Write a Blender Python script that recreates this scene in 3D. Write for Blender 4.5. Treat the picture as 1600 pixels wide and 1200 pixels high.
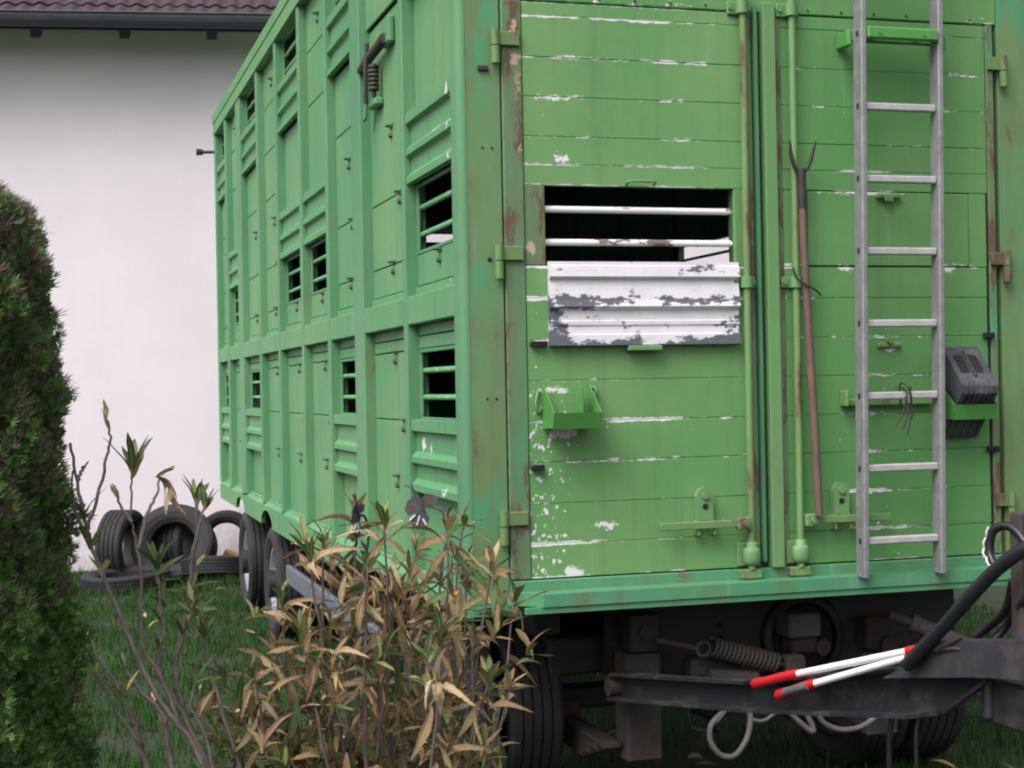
import bpy, math, random
import numpy as np
from mathutils import Vector, Matrix, Euler

for o in list(bpy.data.objects):
    bpy.data.objects.remove(o)
scene = bpy.context.scene
COL = scene.collection
R = math.radians
random.seed(11)
rng = np.random.default_rng(5)

# ------------------------------------------------------------------ camera
cam_data = bpy.data.cameras.new('camera')
cam_data.sensor_width = 36.0
cam_data.lens = 36.0 * 2449.0 / 1600.0
cam_data.clip_start = 0.05
cam_data.clip_end = 600.0
cam = bpy.data.objects.new('camera', cam_data)
COL.objects.link(cam)
right = Vector((0.95869447, -0.28380213, -0.01900707))
down = Vector((-0.01750458, 0.0078295, -0.99981613))
fwd = Vector((0.28389876, 0.9588509, 0.00253826))
CAM = Vector((-1.50425, -5.74647, 1.8))
m = Matrix.Identity(4)
for i in range(3):
    m[i][0] = right[i]; m[i][1] = -down[i]; m[i][2] = -fwd[i]; m[i][3] = CAM[i]
cam.matrix_world = m
scene.camera = cam
cam_data.dof.use_dof = False

# ------------------------------------------------------------------ world, sun, exposure
SUN_EL, SUN_AZ = 52.0, 234.0        # compass azimuth of the sun, measured from +Y towards +X
world = bpy.data.worlds.new('World')
scene.world = world
world.use_nodes = True
wn = world.node_tree
wn.nodes.clear()
sky = wn.nodes.new('ShaderNodeTexSky')
sky.sky_type = 'NISHITA'
sky.sun_disc = False
sky.sun_elevation = R(SUN_EL)
sky.sun_rotation = R(SUN_AZ)
sky.air_density = 1.0
sky.dust_density = 6.0
sky.ozone_density = 1.0
hs = wn.nodes.new('ShaderNodeHueSaturation')
hs.inputs['Saturation'].default_value = 0.22
bg = wn.nodes.new('ShaderNodeBackground')
bg.inputs['Strength'].default_value = 0.14
wo = wn.nodes.new('ShaderNodeOutputWorld')
wn.links.new(sky.outputs[0], hs.inputs['Color'])
wn.links.new(hs.outputs[0], bg.inputs['Color'])
wn.links.new(bg.outputs[0], wo.inputs['Surface'])

sd = bpy.data.lights.new('sun', 'SUN')
sd.energy = 1.35
sd.angle = R(40.0)
sd.color = (1.0, 0.97, 0.94)
sun = bpy.data.objects.new('sun', sd)
COL.objects.link(sun)
az, el = R(SUN_AZ), R(SUN_EL)
sdir = Vector((math.sin(az) * math.cos(el), math.cos(az) * math.cos(el), math.sin(el)))
sun.rotation_euler = (-sdir).to_track_quat('-Z', 'Y').to_euler()
sun.location = sdir * 40

scene.view_settings.view_transform = 'Standard'
scene.view_settings.look = 'None'
scene.view_settings.gamma = 1.0
scene.view_settings.use_curve_mapping = False
scene.view_settings.exposure = 0.62
scene.render.engine = 'CYCLES'
scene.cycles.filter_width = 2.1
scene.render.resolution_x = 1024
scene.render.resolution_y = 768

# ------------------------------------------------------------------ mesh helpers
class MB:
    def __init__(self):
        self.v = []; self.f = []; self.s = []
    def add(self, vs, fs, smooth=False):
        b = len(self.v)
        self.v.extend([tuple(p) for p in vs])
        self.f.extend([tuple(i + b for i in f) for f in fs])
        self.s.extend([smooth] * len(fs))
        return self
    def box(self, lo, hi, ch=0.003):
        lo = [min(a, b) for a, b in zip(lo, hi)] if any(a > b for a, b in zip(lo, hi)) else list(lo)
        hi = [max(a, b) for a, b in zip(lo, hi)]
        c = min(ch, *(0.45 * (hi[i] - lo[i]) for i in range(3)))
        if c <= 0:
            c = 1e-4
        vs = []; idx = {}
        for sx in (0, 1):
            for sy in (0, 1):
                for sz in (0, 1):
                    s = (sx, sy, sz)
                    for ax in range(3):
                        p = []
                        for k in range(3):
                            e = hi[k] if s[k] else lo[k]
                            if k != ax:
                                e += -c if s[k] else c
                            p.append(e)
                        idx[(s, ax)] = len(vs); vs.append(p)
        fs = []
        for ax in range(3):
            a, b = [k for k in range(3) if k != ax]
            for sd_ in (0, 1):
                q = []
                for (i, j) in ((0, 0), (1, 0), (1, 1), (0, 1)):
                    s = [0, 0, 0]; s[ax] = sd_; s[a] = i; s[b] = j
                    q.append(idx[(tuple(s), ax)])
                fs.append(q)
        for ax in range(3):
            a, b = [k for k in range(3) if k != ax]
            for i in (0, 1):
                for j in (0, 1):
                    s0 = [0, 0, 0]; s0[a] = i; s0[b] = j; s1 = list(s0); s1[ax] = 1
                    s0, s1 = tuple(s0), tuple(s1)
                    fs.append([idx[(s0, a)], idx[(s1, a)], idx[(s1, b)], idx[(s0, b)]])
        for sx in (0, 1):
            for sy in (0, 1):
                for sz in (0, 1):
                    s = (sx, sy, sz)
                    fs.append([idx[(s, 0)], idx[(s, 1)], idx[(s, 2)]])
        return self.add(vs, fs)
    def tube(self, pts, r, n=8, cap=True, smooth=True):
        pts = [Vector(p) for p in pts]
        k = len(pts)
        rs = list(r) if isinstance(r, (list, tuple)) else [r] * k
        t0 = (pts[1] - pts[0]).normalized()
        up = Vector((0, 0, 1)) if abs(t0.z) < 0.9 else Vector((1, 0, 0))
        u = t0.cross(up).normalized()
        vs = []
        for i, p in enumerate(pts):
            if i == 0: t = pts[1] - pts[0]
            elif i == k - 1: t = pts[-1] - pts[-2]
            else: t = pts[i + 1] - pts[i - 1]
            if t.length < 1e-9: t = t0
            t = t.normalized()
            u = (u - t * u.dot(t)).normalized()
            w = t.cross(u)
            for j in range(n):
                a = 2 * math.pi * j / n
                vs.append(p + (u * math.cos(a) + w * math.sin(a)) * rs[i])
        fs = []
        for i in range(k - 1):
            for j in range(n):
                j2 = (j + 1) % n
                fs.append((i * n + j, i * n + j2, (i + 1) * n + j2, (i + 1) * n + j))
        self.add(vs, fs, smooth)
        if cap:
            self.add(vs[:n], [tuple(range(n - 1, -1, -1))])
            self.add(vs[-n:], [tuple(range(n))])
        return self
    def prism(self, poly, fn, d0, d1):
        """poly: list of 2-D points; fn(a, b, d) -> 3-D point; extruded from d0 to d1"""
        n = len(poly)
        vs = [fn(a, b, d0) for a, b in poly] + [fn(a, b, d1) for a, b in poly]
        fs = [tuple(range(n - 1, -1, -1)), tuple(range(n, 2 * n))]
        for i in range(n):
            j = (i + 1) % n
            fs.append((i, j, n + j, n + i))
        return self.add(vs, fs)
    def lathe(self, prof, fn, n=32, closed=False, smooth=True):
        """prof: list of (axial, radius); fn(axial, c*r, s*r) -> 3-D point"""
        k = len(prof)
        vs = []
        for a, r in prof:
            for j in range(n):
                t = 2 * math.pi * j / n
                vs.append(fn(a, r * math.cos(t), r * math.sin(t)))
        fs = []
        for i in range(k if closed else k - 1):
            i2 = (i + 1) % k
            for j in range(n):
                j2 = (j + 1) % n
                fs.append((i * n + j, i * n + j2, i2 * n + j2, i2 * n + j))
        return self.add(vs, fs, smooth)
    def strip(self, prof, fn, d0, d1, thick=None):
        """open polyline profile swept from d0 to d1, as a closed sheet of the given thickness"""
        n = len(prof)
        vs = [fn(a, b, d) for d in (d0, d1) for a, b in prof]
        fs = [(i, i + 1, n + i + 1, n + i) for i in range(n - 1)]
        return self.add(vs, fs)
    def mesh(self, name, mat, shift=(0, 0, 0)):
        me = bpy.data.meshes.new(name)
        me.from_pydata([(p[0] - shift[0], p[1] - shift[1], p[2] - shift[2]) for p in self.v], [], self.f)
        me.polygons.foreach_set('use_smooth', self.s)
        if mat: me.materials.append(mat)
        me.update()
        import bmesh
        bm = bmesh.new(); bm.from_mesh(me)
        bmesh.ops.recalc_face_normals(bm, faces=bm.faces)
        bm.to_mesh(me); bm.free()
        return me
    def centre(self):
        a = np.array(self.v)
        c = (a.min(0) + a.max(0)) / 2
        return Vector((float(c[0]), float(c[1]), float(c[2])))
    def build(self, name, mat, parent=None, label=None):
        c = self.centre()
        me = self.mesh(name, mat, c)
        o = bpy.data.objects.new(name, me)
        COL.objects.link(o)
        if parent is not None:
            o.parent = parent
            o.location = c - WORLD.get(parent.name, Vector((0, 0, 0)))
        else:
            o.location = c
        WORLD[o.name] = c
        if label: o['label'] = label
        return o

WORLD = {}

def tag(o, label=None, cat=None, group=None, kind=None):
    if label: o['label'] = label
    if cat: o['category'] = cat
    if group: o['group'] = group
    if kind: o['kind'] = kind
    return o

def thing(name, label, cat, loc=(0, 0, 0), rot=(0, 0, 0), group=None, local=False):
    o = bpy.data.objects.new(name, None)
    o.empty_display_size = 0.1
    COL.objects.link(o)
    o.location = loc; o.rotation_euler = rot
    WORLD[o.name] = Vector((0, 0, 0)) if local else Vector(loc)
    return tag(o, label, cat, group)

def copy_tree(o, parent=None):
    c = o.copy(); COL.objects.link(c)
    c.parent = parent
    for ch in list(o.children):
        copy_tree(ch, c)
    return c

def smooth_path(pts, sub=6):
    P = [Vector(p) for p in pts]
    if len(P) < 3: return P
    out = []
    Q = [P[0] * 2 - P[1]] + P + [P[-1] * 2 - P[-2]]
    for i in range(1, len(Q) - 2):
        p0, p1, p2, p3 = Q[i - 1], Q[i], Q[i + 1], Q[i + 2]
        for s in range(sub):
            t = s / sub
            out.append(0.5 * ((2 * p1) + (p2 - p0) * t + (2 * p0 - 5 * p1 + 4 * p2 - p3) * t * t + (3 * p1 - p0 - 3 * p2 + p3) * t ** 3))
    out.append(P[-1])
    return out

# ------------------------------------------------------------------ material helpers
class G:
    def __init__(self, name):
        self.m = bpy.data.materials.new(name)
        self.m.use_nodes = True
        self.nt = self.m.node_tree
        self.nt.nodes.clear()
        self.out = self.nt.nodes.new('ShaderNodeOutputMaterial')
        self.b = self.nt.nodes.new('ShaderNodeBsdfPrincipled')
        self.nt.links.new(self.b.outputs[0], self.out.inputs['Surface'])
        self._pos = None
    def n(self, t): return self.nt.nodes.new(t)
    def put(self, sock, v):
        if isinstance(v, bpy.types.NodeSocket): self.nt.links.new(v, sock)
        else:
            if isinstance(v, tuple) and len(v) == 3 and len(getattr(sock, 'default_value', (0,))) == 4: v = (*v, 1.0)
            sock.default_value = v
    def pos(self):
        if self._pos is None: self._pos = self.n('ShaderNodeNewGeometry').outputs['Position']
        return self._pos
    def map(self, vec, sc, off=(0, 0, 0)):
        k = self.n('ShaderNodeMapping'); self.put(k.inputs['Vector'], vec)
        k.inputs['Scale'].default_value = sc; k.inputs['Location'].default_value = off
        return k.outputs[0]
    def noise(self, vec, scale=5.0, detail=3.0, rough=0.55):
        k = self.n('ShaderNodeTexNoise'); self.put(k.inputs['Vector'], vec)
        k.inputs['Scale'].default_value = scale; k.inputs['Detail'].default_value = detail; k.inputs['Roughness'].default_value = rough
        return k.outputs[0]
    def ss(self, v, a, b):
        k = self.n('ShaderNodeMapRange'); k.interpolation_type = 'SMOOTHSTEP'
        self.put(k.inputs['Value'], v); k.inputs['From Min'].default_value = a; k.inputs['From Max'].default_value = b
        return k.outputs[0]
    def rng(self, v, a, b, c=0.0, d=1.0):
        k = self.n('ShaderNodeMapRange')
        self.put(k.inputs['Value'], v); k.inputs['From Min'].default_value = a; k.inputs['From Max'].default_value = b
        k.inputs['To Min'].default_value = c; k.inputs['To Max'].default_value = d
        return k.outputs[0]
    def mth(self, op, a, b=0.0, clamp=False):
        k = self.n('ShaderNodeMath'); k.operation = op; k.use_clamp = clamp
        self.put(k.inputs[0], a); self.put(k.inputs[1], b)
        return k.outputs[0]
    def mix(self, f, a, b, blend='MIX'):
        k = self.n('ShaderNodeMix'); k.data_type = 'RGBA'; k.blend_type = blend
        self.put(k.inputs[0], f); self.put(k.inputs[6], a); self.put(k.inputs[7], b)
        return k.outputs[2]
    def mixf(self, f, a, b):
        k = self.n('ShaderNodeMix'); k.data_type = 'FLOAT'
        self.put(k.inputs[0], f); self.put(k.inputs[2], a); self.put(k.inputs[3], b)
        return k.outputs[0]
    def sep(self, v):
        k = self.n('ShaderNodeSeparateXYZ'); self.put(k.inputs[0], v)
        return k.outputs
    def bump(self, h, strength=0.2, dist=0.01, normal=None):
        k = self.n('ShaderNodeBump'); k.inputs['Strength'].default_value = strength; k.inputs['Distance'].default_value = dist
        self.put(k.inputs['Height'], h)
        if normal is not None: self.put(k.inputs['Normal'], normal)
        return k.outputs[0]
    def done(self, color, rough, metal=0.0, normal=None, spec=None):
        self.put(self.b.inputs['Base Color'], color)
        self.put(self.b.inputs['Roughness'], rough)
        self.put(self.b.inputs['Metallic'], metal)
        if normal is not None: self.put(self.b.inputs['Normal'], normal)
        if spec is not None: self.b.inputs['Specular IOR Level'].default_value = spec
        return self.m

WHITE_CHIP = (0.72, 0.70, 0.73)

def paint(name, c1, c2, rough=0.45, rust=0.0, chip=0.0, planks=False, teal=0.0, streak=0.35, spots=(), left_bias=0.0, chipcol=WHITE_CHIP, axis='X', chalk=0.30):
    g = G(name); p = g.pos(); X, Y, Z = g.sep(p)
    col = g.mix(g.ss(g.noise(p, 1.1, 4), 0.35, 0.65), c1, c2)
    # fine mottling of old paint
    col = g.mix(g.mth('MULTIPLY', g.ss(g.noise(p, 22, 5, 0.7), 0.4, 0.75), 0.16), col, tuple(c * 0.62 for c in c1))
    if teal:
        t = g.ss(g.noise(g.map(p, (2.4, 2.4, 1.1), (3, 1, 5)), 1.6, 4), 0.62 - 0.2 * teal, 0.70 - 0.2 * teal)
        col = g.mix(g.mth('MULTIPLY', t, 0.85), col, (0.055, 0.30, 0.15))
    # rain streaks and grime runs
    st = g.ss(g.noise(g.map(p, (15, 15, 0.55)), 1.0, 5, 0.65), 0.5, 0.78)
    col = g.mix(g.mth('MULTIPLY', st, streak), col, (0.09, 0.12, 0.075))
    grey = g.ss(g.noise(g.map(p, (26, 26, 1.4), (7, 2, 1)), 1.0, 3, 0.6), 0.6, 0.82)
    col = g.mix(g.mth('MULTIPLY', grey, chalk), col, (0.34, 0.40, 0.34))
    ro = g.mixf(st, rough, min(0.9, rough + 0.22))
    metal = 0.0
    h = g.noise(p, 160, 2)
    if rust:
        r1 = g.noise(g.map(p, (5.5, 5.5, 1.6), (1, 4, 2)), 1.5, 7, 0.68)
        a = 0.72 - 0.26 * rust
        rm = g.ss(r1, a, a + 0.07)
        rc = g.mix(g.noise(p, 34, 4), (0.070, 0.042, 0.042), (0.16, 0.078, 0.048))
        # brown bleed round the rust
        bl = g.ss(r1, a - 0.16, a + 0.05)
        col = g.mix(g.mth('MULTIPLY', bl, 0.42), col, (0.15, 0.115, 0.055))
        col = g.mix(g.mth('MULTIPLY', rm, 0.85), col, rc)
        ro = g.mixf(rm, ro, 0.88)
        h = g.mth('ADD', h, g.mth('MULTIPLY', rm, 0.9))
    mask = None
    if chip:
        n1 = g.noise(g.map(p, (20, 20, 80)), 1.0, 6, 0.72)
        n2 = g.noise(g.map(p, (1.9, 1.9, 2.6), (5, 0, 9)), 1.0, 3)
        if planks:
            gz = g.sep(g.n('ShaderNodeTexCoord').outputs['Generated'])[2]
            e = g.mth('MULTIPLY', g.mth('ABSOLUTE', g.mth('SUBTRACT', gz, 0.5)), 2.0)
            band = g.ss(e, 0.78, 0.99)
            v = g.mth('ADD', g.mth('MULTIPLY', band, 0.27), g.mth('MULTIPLY', n1, 0.8))
            v = g.mth('ADD', v, g.mth('MULTIPLY', n2, 1.0))
            if left_bias:
                v = g.mth('ADD', v, g.mth('MULTIPLY', g.ss(X, 1.05, 0.35), left_bias))
            a = 1.30 - 0.10 * chip
            mask = g.ss(v, a, a + 0.012)
            # loose flecks in the worn lower corner by the hinge
            fl = g.noise(g.map(p, (1, 1, 0.75)), 42, 3, 0.6)
            reg = g.mth('MULTIPLY', g.ss(X, 0.62, 0.28), g.ss(Z, 2.1, 1.6)) if left_bias else g.mth('MULTIPLY', g.ss(Z, 2.3, 2.0), 0.12)
            fm = g.ss(g.mth('ADD', g.mth('ADD', fl, g.mth('MULTIPLY', reg, 0.16)), g.mth('MULTIPLY', n2, 0.12)), 0.795, 0.81)
            mask = g.mth('MAXIMUM', mask, fm)
        else:
            v = g.mth('ADD', g.mth('MULTIPLY', n1, 0.7), g.mth('MULTIPLY', n2, 0.5))
            a = 0.93 - 0.16 * chip
            mask = g.ss(v, a, a + 0.015)
    for (sx, sz, rx, rz) in spots:
        wx = g.mth('ADD', g.mth('SUBTRACT', X if axis == 'X' else Y, sx), g.mth('MULTIPLY', g.mth('SUBTRACT', g.noise(p, 24, 8, 0.75), 0.5), 0.16))
        wz = g.mth('ADD', g.mth('SUBTRACT', Z, sz), g.mth('MULTIPLY', g.mth('SUBTRACT', g.noise(g.map(p, (1, 1, 1), (9, 3, 4)), 30, 8, 0.75), 0.5), 0.11))
        d = g.mth('ADD', g.mth('POWER', g.mth('ABSOLUTE', g.mth('DIVIDE', wx, rx)), 2.0), g.mth('POWER', g.mth('ABSOLUTE', g.mth('DIVIDE', wz, rz)), 2.0))
        sm = g.ss(d, 1.05, 0.95)
        mask = sm if mask is None else g.mth('MAXIMUM', mask, sm)
    if mask is not None:
        col = g.mix(mask, col, chipcol)
        h = g.mth('SUBTRACT', h, g.mth('MULTIPLY', mask, 1.5))
    nb = g.bump(h, 0.25, 0.0015)
    nb = g.bump(g.noise(p, 3.2, 2), 0.22, 0.012, nb)
    return g.done(col, ro, metal, nb, 0.4)

def plain(name, c1, c2=None, rough=0.6, metal=0.0, scale=12.0, bump=0.15, dirt=None, dirt_amt=0.5, dist=0.002, spec=None):
    g = G(name); p = g.pos()
    c2 = c2 or tuple(c * 0.7 for c in c1)
    col = g.mix(g.ss(g.noise(p, scale, 5, 0.6), 0.3, 0.7), c1, c2)
    ro = rough
    if dirt:
        dm = g.ss(g.noise(p, scale * 0.6, 6, 0.7), 0.48, 0.66)
        col = g.mix(g.mth('MULTIPLY', dm, dirt_amt), col, dirt)
        ro = g.mixf(dm, rough, 0.85)
    nb = g.bump(g.noise(p, scale * 8, 3), bump, dist)
    return g.done(col, ro, metal, nb, spec)

M = {}
M['side'] = paint('side_paint', (0.088, 0.265, 0.118), (0.138, 0.295, 0.125), 0.60, chip=0.42, streak=0.30, rust=0.10, chalk=0.10)
M['side_flap'] = paint('side_flap_paint', (0.085, 0.265, 0.112), (0.108, 0.280, 0.122), 0.56, chalk=0.1, chip=0.55, streak=0.2)
M['flap_worn'] = paint('worn_flap_paint', (0.085, 0.265, 0.112), (0.108, 0.280, 0.122), 0.56, chalk=0.1, chip=0.6, streak=0.2, axis='Y', spots=[(0.20, 2.98, 0.016, 0.03), (0.205, 2.87, 0.014, 0.06), (0.20, 2.72, 0.016, 0.02), (0.45, 2.86, 0.02, 0.014), (0.80, 1.57, 0.024, 0.03), (0.66, 1.55, 0.012, 0.026), (0.36, 1.385, 0.035, 0.010)])
M['scuffed'] = paint('scuffed_side_paint', (0.088, 0.265, 0.118), (0.13, 0.285, 0.12), 0.60, chalk=0.1, chip=1.15, streak=0.25)
M['post'] = paint('side_post_paint', (0.084, 0.238, 0.118), (0.112, 0.262, 0.130), 0.60, rust=0.12, streak=0.25)
M['corner'] = paint('corner_post_paint', (0.140, 0.240, 0.098), (0.112, 0.248, 0.112), 0.5, rust=0.52, teal=0.2, streak=0.4)
M['stile'] = paint('door_stile_paint', (0.115, 0.235, 0.125), (0.13, 0.215, 0.095), 0.5, rust=0.85, teal=0.55, streak=0.5, chip=0.45)
M['stile_worn'] = paint('worn_hinge_stile_paint', (0.095, 0.245, 0.135), (0.12, 0.215, 0.10), 0.5, rust=0.8, teal=0.5, streak=0.4, chipcol=(0.46, 0.33, 0.26), spots=[(0.226, 3.185, 0.009, 0.030), (0.230, 3.06, 0.010, 0.020), (0.242, 2.96, 0.003, 0.06), (0.240, 2.72, 0.007, 0.020), (0.285, 2.335, 0.018, 0.026)])
SPL = [(0.40, 1.625, 0.060, 0.022), (0.435, 1.085, 0.042, 0.018), (0.57, 1.262, 0.045, 0.012), (0.42, 2.685, 0.02, 0.012), (0.36, 1.79, 0.06, 0.008), (0.40, 2.919, 0.10, 0.006)]
M['door_l'] = paint('left_door_paint', (0.114, 0.285, 0.097), (0.160, 0.312, 0.118), 0.5, chip=0.75, planks=True, left_bias=0.06, streak=0.42, spots=SPL)
SPR = [(2.10, 2.265, 0.04, 0.018), (1.62, 2.262, 0.04, 0.008), (1.83, 1.93, 0.035, 0.008)]
M['door_r'] = paint('right_door_paint', (0.094, 0.258, 0.082), (0.130, 0.285, 0.100), 0.5, chip=0.5, planks=True, streak=0.4, spots=SPR)
M['trim'] = paint('door_trim_paint', (0.140, 0.280, 0.115), (0.125, 0.265, 0.105), 0.48, rust=0.25, streak=0.35, chip=0.35)
M['rod'] = paint('lock_rod_paint', (0.145, 0.285, 0.11), (0.135, 0.25, 0.095), 0.45, rust=0.6, chip=0.5, streak=0.3)
M['teal'] = paint('teal_edge_paint', (0.055, 0.19, 0.09), (0.07, 0.22, 0.11), 0.45, rust=0.3, chip=0.3)
M['step'] = paint('step_paint', (0.075, 0.265, 0.135), (0.10, 0.285, 0.155), 0.36, rust=0.42, chip=0.15, streak=0.2)
M['holder'] = paint('chock_holder_paint', (0.07, 0.25, 0.055), (0.09, 0.28, 0.07), 0.5, rust=0.2, chip=0.2)
M['hinge'] = paint('hinge_paint', (0.13, 0.24, 0.085), (0.11, 0.26, 0.10), 0.5, rust=0.7, streak=0.4)
M['dark'] = plain('chassis_black', (0.010, 0.010, 0.013), (0.022, 0.021, 0.026), 0.55, dirt=(0.05, 0.04, 0.038), dirt_amt=0.35)
M['chassis'] = plain('chassis_grey', (0.010, 0.011, 0.016), (0.017, 0.017, 0.023), 0.5, dirt=(0.075, 0.06, 0.052), dirt_amt=0.45)
M['drawbar'] = plain('drawbar_grey', (0.024, 0.025, 0.034), (0.034, 0.035, 0.044), 0.5, dirt=(0.10, 0.06, 0.042), dirt_amt=0.6, scale=5)
M['rusty'] = plain('rusty_iron', (0.058, 0.042, 0.038), (0.034, 0.025, 0.024), 0.85, dirt=(0.09, 0.045, 0.03), dirt_amt=0.5)
M['mud'] = plain('muddy_steel', (0.050, 0.043, 0.042), (0.030, 0.026, 0.026), 0.85, dirt=(0.08, 0.05, 0.038), dirt_amt=0.6, scale=9)
M['inner'] = plain('interior_lining', (0.10, 0.088, 0.115), (0.13, 0.115, 0.145), 0.85)
M['guard'] = plain('underrun_guard', (0.10, 0.115, 0.145), (0.135, 0.145, 0.175), 0.5, dirt=(0.08, 0.08, 0.085), dirt_amt=0.5)
M['alu'] = plain('ladder_aluminium', (0.22, 0.215, 0.23), (0.30, 0.295, 0.31), 0.52, 0.35, scale=16, dirt=(0.20, 0.19, 0.195), dirt_amt=0.5)
M['rung'] = plain('rung_aluminium', (0.50, 0.48, 0.49), (0.40, 0.385, 0.40), 0.5, 0.25, scale=22, dirt=(0.30, 0.27, 0.25), dirt_amt=0.45)
M['hole'] = plain('dark_socket', (0.012, 0.011, 0.013), rough=0.9)
M['wood'] = plain('worn_ash_wood', (0.145, 0.088, 0.068), (0.10, 0.062, 0.05), 0.75, scale=9)
M['iron'] = plain('dark_iron', (0.06, 0.05, 0.05), (0.035, 0.03, 0.03), 0.6, 0.3, dirt=(0.12, 0.07, 0.045))
M['rubber'] = plain('tyre_rubber', (0.012, 0.012, 0.015), (0.022, 0.021, 0.025), 0.62, scale=6, dirt=(0.055, 0.05, 0.05), dirt_amt=0.4)
M['old_rubber'] = plain('weathered_rubber', (0.014, 0.013, 0.016), (0.010, 0.010, 0.012), 0.75, scale=5, dirt=(0.032, 0.029, 0.028), dirt_amt=0.5)
M['rim'] = plain('rim_silver', (0.42, 0.42, 0.46), (0.30, 0.30, 0.34), 0.38, 0.5, scale=5, dirt=(0.12, 0.11, 0.12), dirt_amt=0.55)
M['chock'] = plain('chock_plastic', (0.040, 0.042, 0.055), (0.055, 0.056, 0.07), 0.42, scale=14, dirt=(0.13, 0.125, 0.13), dirt_amt=0.45)
M['hose'] = plain('black_hose', (0.014, 0.013, 0.018), rough=0.38, scale=20)
M['grey_cable'] = plain('grey_cable', (0.15, 0.14, 0.14), (0.10, 0.092, 0.09), 0.6, scale=20)
M['silver'] = plain('silver_tape', (0.7, 0.7, 0.72), rough=0.35, scale=30)
M['red'] = plain('red_grip', (0.50, 0.012, 0.022), (0.42, 0.010, 0.018), 0.38, scale=15)
M['greygrip'] = plain('grey_grip', (0.13, 0.125, 0.135), rough=0.5)
M['white_tube'] = plain('white_enamel_tube', (0.80, 0.79, 0.82), (0.74, 0.73, 0.76), 0.32, scale=10, bump=0.03)
M['lamp'] = plain('lamp_orange', (0.55, 0.17, 0.03), rough=0.35)
M['orna'] = plain('ornament_metal', (0.10, 0.092, 0.11), (0.065, 0.06, 0.075), 0.5, 0.4, scale=20, dirt=(0.12, 0.07, 0.05))
M['orna_white'] = plain('ornament_white', (0.75, 0.74, 0.77), rough=0.5)
M['tan'] = plain('dusty_tan_box', (0.105, 0.094, 0.088), (0.08, 0.071, 0.066), 0.85, scale=14)
M['terracotta'] = plain('terracotta', (0.32, 0.15, 0.085), (0.24, 0.11, 0.07), 0.85, scale=8)
M['stone'] = plain('pale_stone', (0.50, 0.46, 0.44), (0.40, 0.36, 0.34), 0.9, scale=6)

def white_flap_mat():
    g = G('peeling_white_paint'); p = g.pos(); X, Y, Z = g.sep(p)
    n1 = g.noise(g.map(p, (9, 9, 17)), 1.0, 7, 0.72)
    n2 = g.noise(g.map(p, (2.6, 2.6, 5), (4, 0, 2)), 1.0, 2)
    low = g.mth('MAXIMUM', g.ss(Z, 2.03, 1.95), g.mth('MULTIPLY', g.ss(g.mth('ABSOLUTE', g.mth('SUBTRACT', Z, 2.135)), 0.05, 0.0), 0.72))
    edge = g.ss(g.mth('ABSOLUTE', g.mth('SUBTRACT', X, 0.74)), 0.27, 0.41)
    v = g.mth('ADD', g.mth('MULTIPLY', n1, 0.75), g.mth('MULTIPLY', n2, 0.42))
    v = g.mth('ADD', v, g.mth('MULTIPLY', low, 0.17))
    v = g.mth('ADD', v, g.mth('MULTIPLY', g.mth('MULTIPLY', edge, g.ss(Z, 2.17, 2.12)), 0.10))
    mk = g.ss(v, 0.68, 0.692)
    col = g.mix(g.ss(g.noise(p, 12, 4), 0.4, 0.7), (0.68, 0.65, 0.70), (0.60, 0.575, 0.62))
    st = g.ss(g.noise(g.map(p, (3, 3, 60)), 1.0, 4), 0.64, 0.72)
    col = g.mix(g.mth('MULTIPLY', st, 0.35), col, (0.36, 0.29, 0.25))
    col = g.mix(mk, col, (0.10, 0.105, 0.13))
    nb = g.bump(g.mth('SUBTRACT', g.noise(p, 60, 2), g.mth('MULTIPLY', mk, 2.0)), 0.3, 0.002)
    return g.done(col, g.mixf(mk, 0.4, 0.55), 0.0, nb)
M['white_flap'] = white_flap_mat()
def worn_bar():
    g = G('worn_white_bar'); p = g.pos()
    mk = g.ss(g.noise(g.map(p, (5, 14, 14)), 1.0, 5, 0.7), 0.56, 0.60)
    col = g.mix(mk, (0.78, 0.74, 0.77), (0.16, 0.12, 0.11))
    return g.done(col, 0.45, 0.0, g.bump(g.noise(p, 90, 2), 0.2, 0.002))
M['white_bar'] = worn_bar()
def green_bar():
    g = G('worn_green_bar'); p = g.pos()
    mk = g.ss(g.noise(g.map(p, (14, 16, 40)), 1.0, 4, 0.7), 0.62, 0.64)
    col = g.mix(mk, (0.13, 0.36, 0.16), (0.72, 0.72, 0.73))
    return g.done(col, 0.4, 0.0, g.bump(g.noise(p, 90, 2), 0.2, 0.002))
M['green_bar'] = green_bar()
def stucco():
    g = G('lime_stucco'); p = g.pos()
    col = g.mix(g.ss(g.noise(p, 1.4, 5), 0.35, 0.7), (0.745, 0.680, 0.732), (0.705, 0.645, 0.695))
    col = g.mix(g.mth('MULTIPLY', g.ss(g.noise(g.map(p, (7, 7, 0.8)), 1.0, 4), 0.55, 0.8), 0.10), col, (0.5, 0.46, 0.45))
    Zs = g.sep(p)[2]
    spl = g.ss(g.mth('ADD', g.noise(g.map(p, (5, 5, 2)), 1.0, 6, 0.7), g.rng(Zs, 0.0, 1.3, 0.30, -0.35)), 0.5, 0.75)
    col = g.mix(g.mth('MULTIPLY', spl, 0.5), col, (0.36, 0.32, 0.29))
    col = g.mix(g.mth('MULTIPLY', g.ss(g.noise(p, 7, 7, 0.75), 0.56, 0.74), 0.16), col, (0.55, 0.50, 0.50))
    h = g.noise(p, 28, 6, 0.7)
    nb = g.bump(h, 0.3, 0.008)
    return g.done(col, 0.92, 0.0, nb)
M['stucco'] = stucco()
M['tile'] = plain('roof_tile', (0.052, 0.028, 0.037), (0.034, 0.020, 0.028), 0.8, scale=7, dirt=(0.05, 0.04, 0.045), dirt_amt=0.5)
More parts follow.
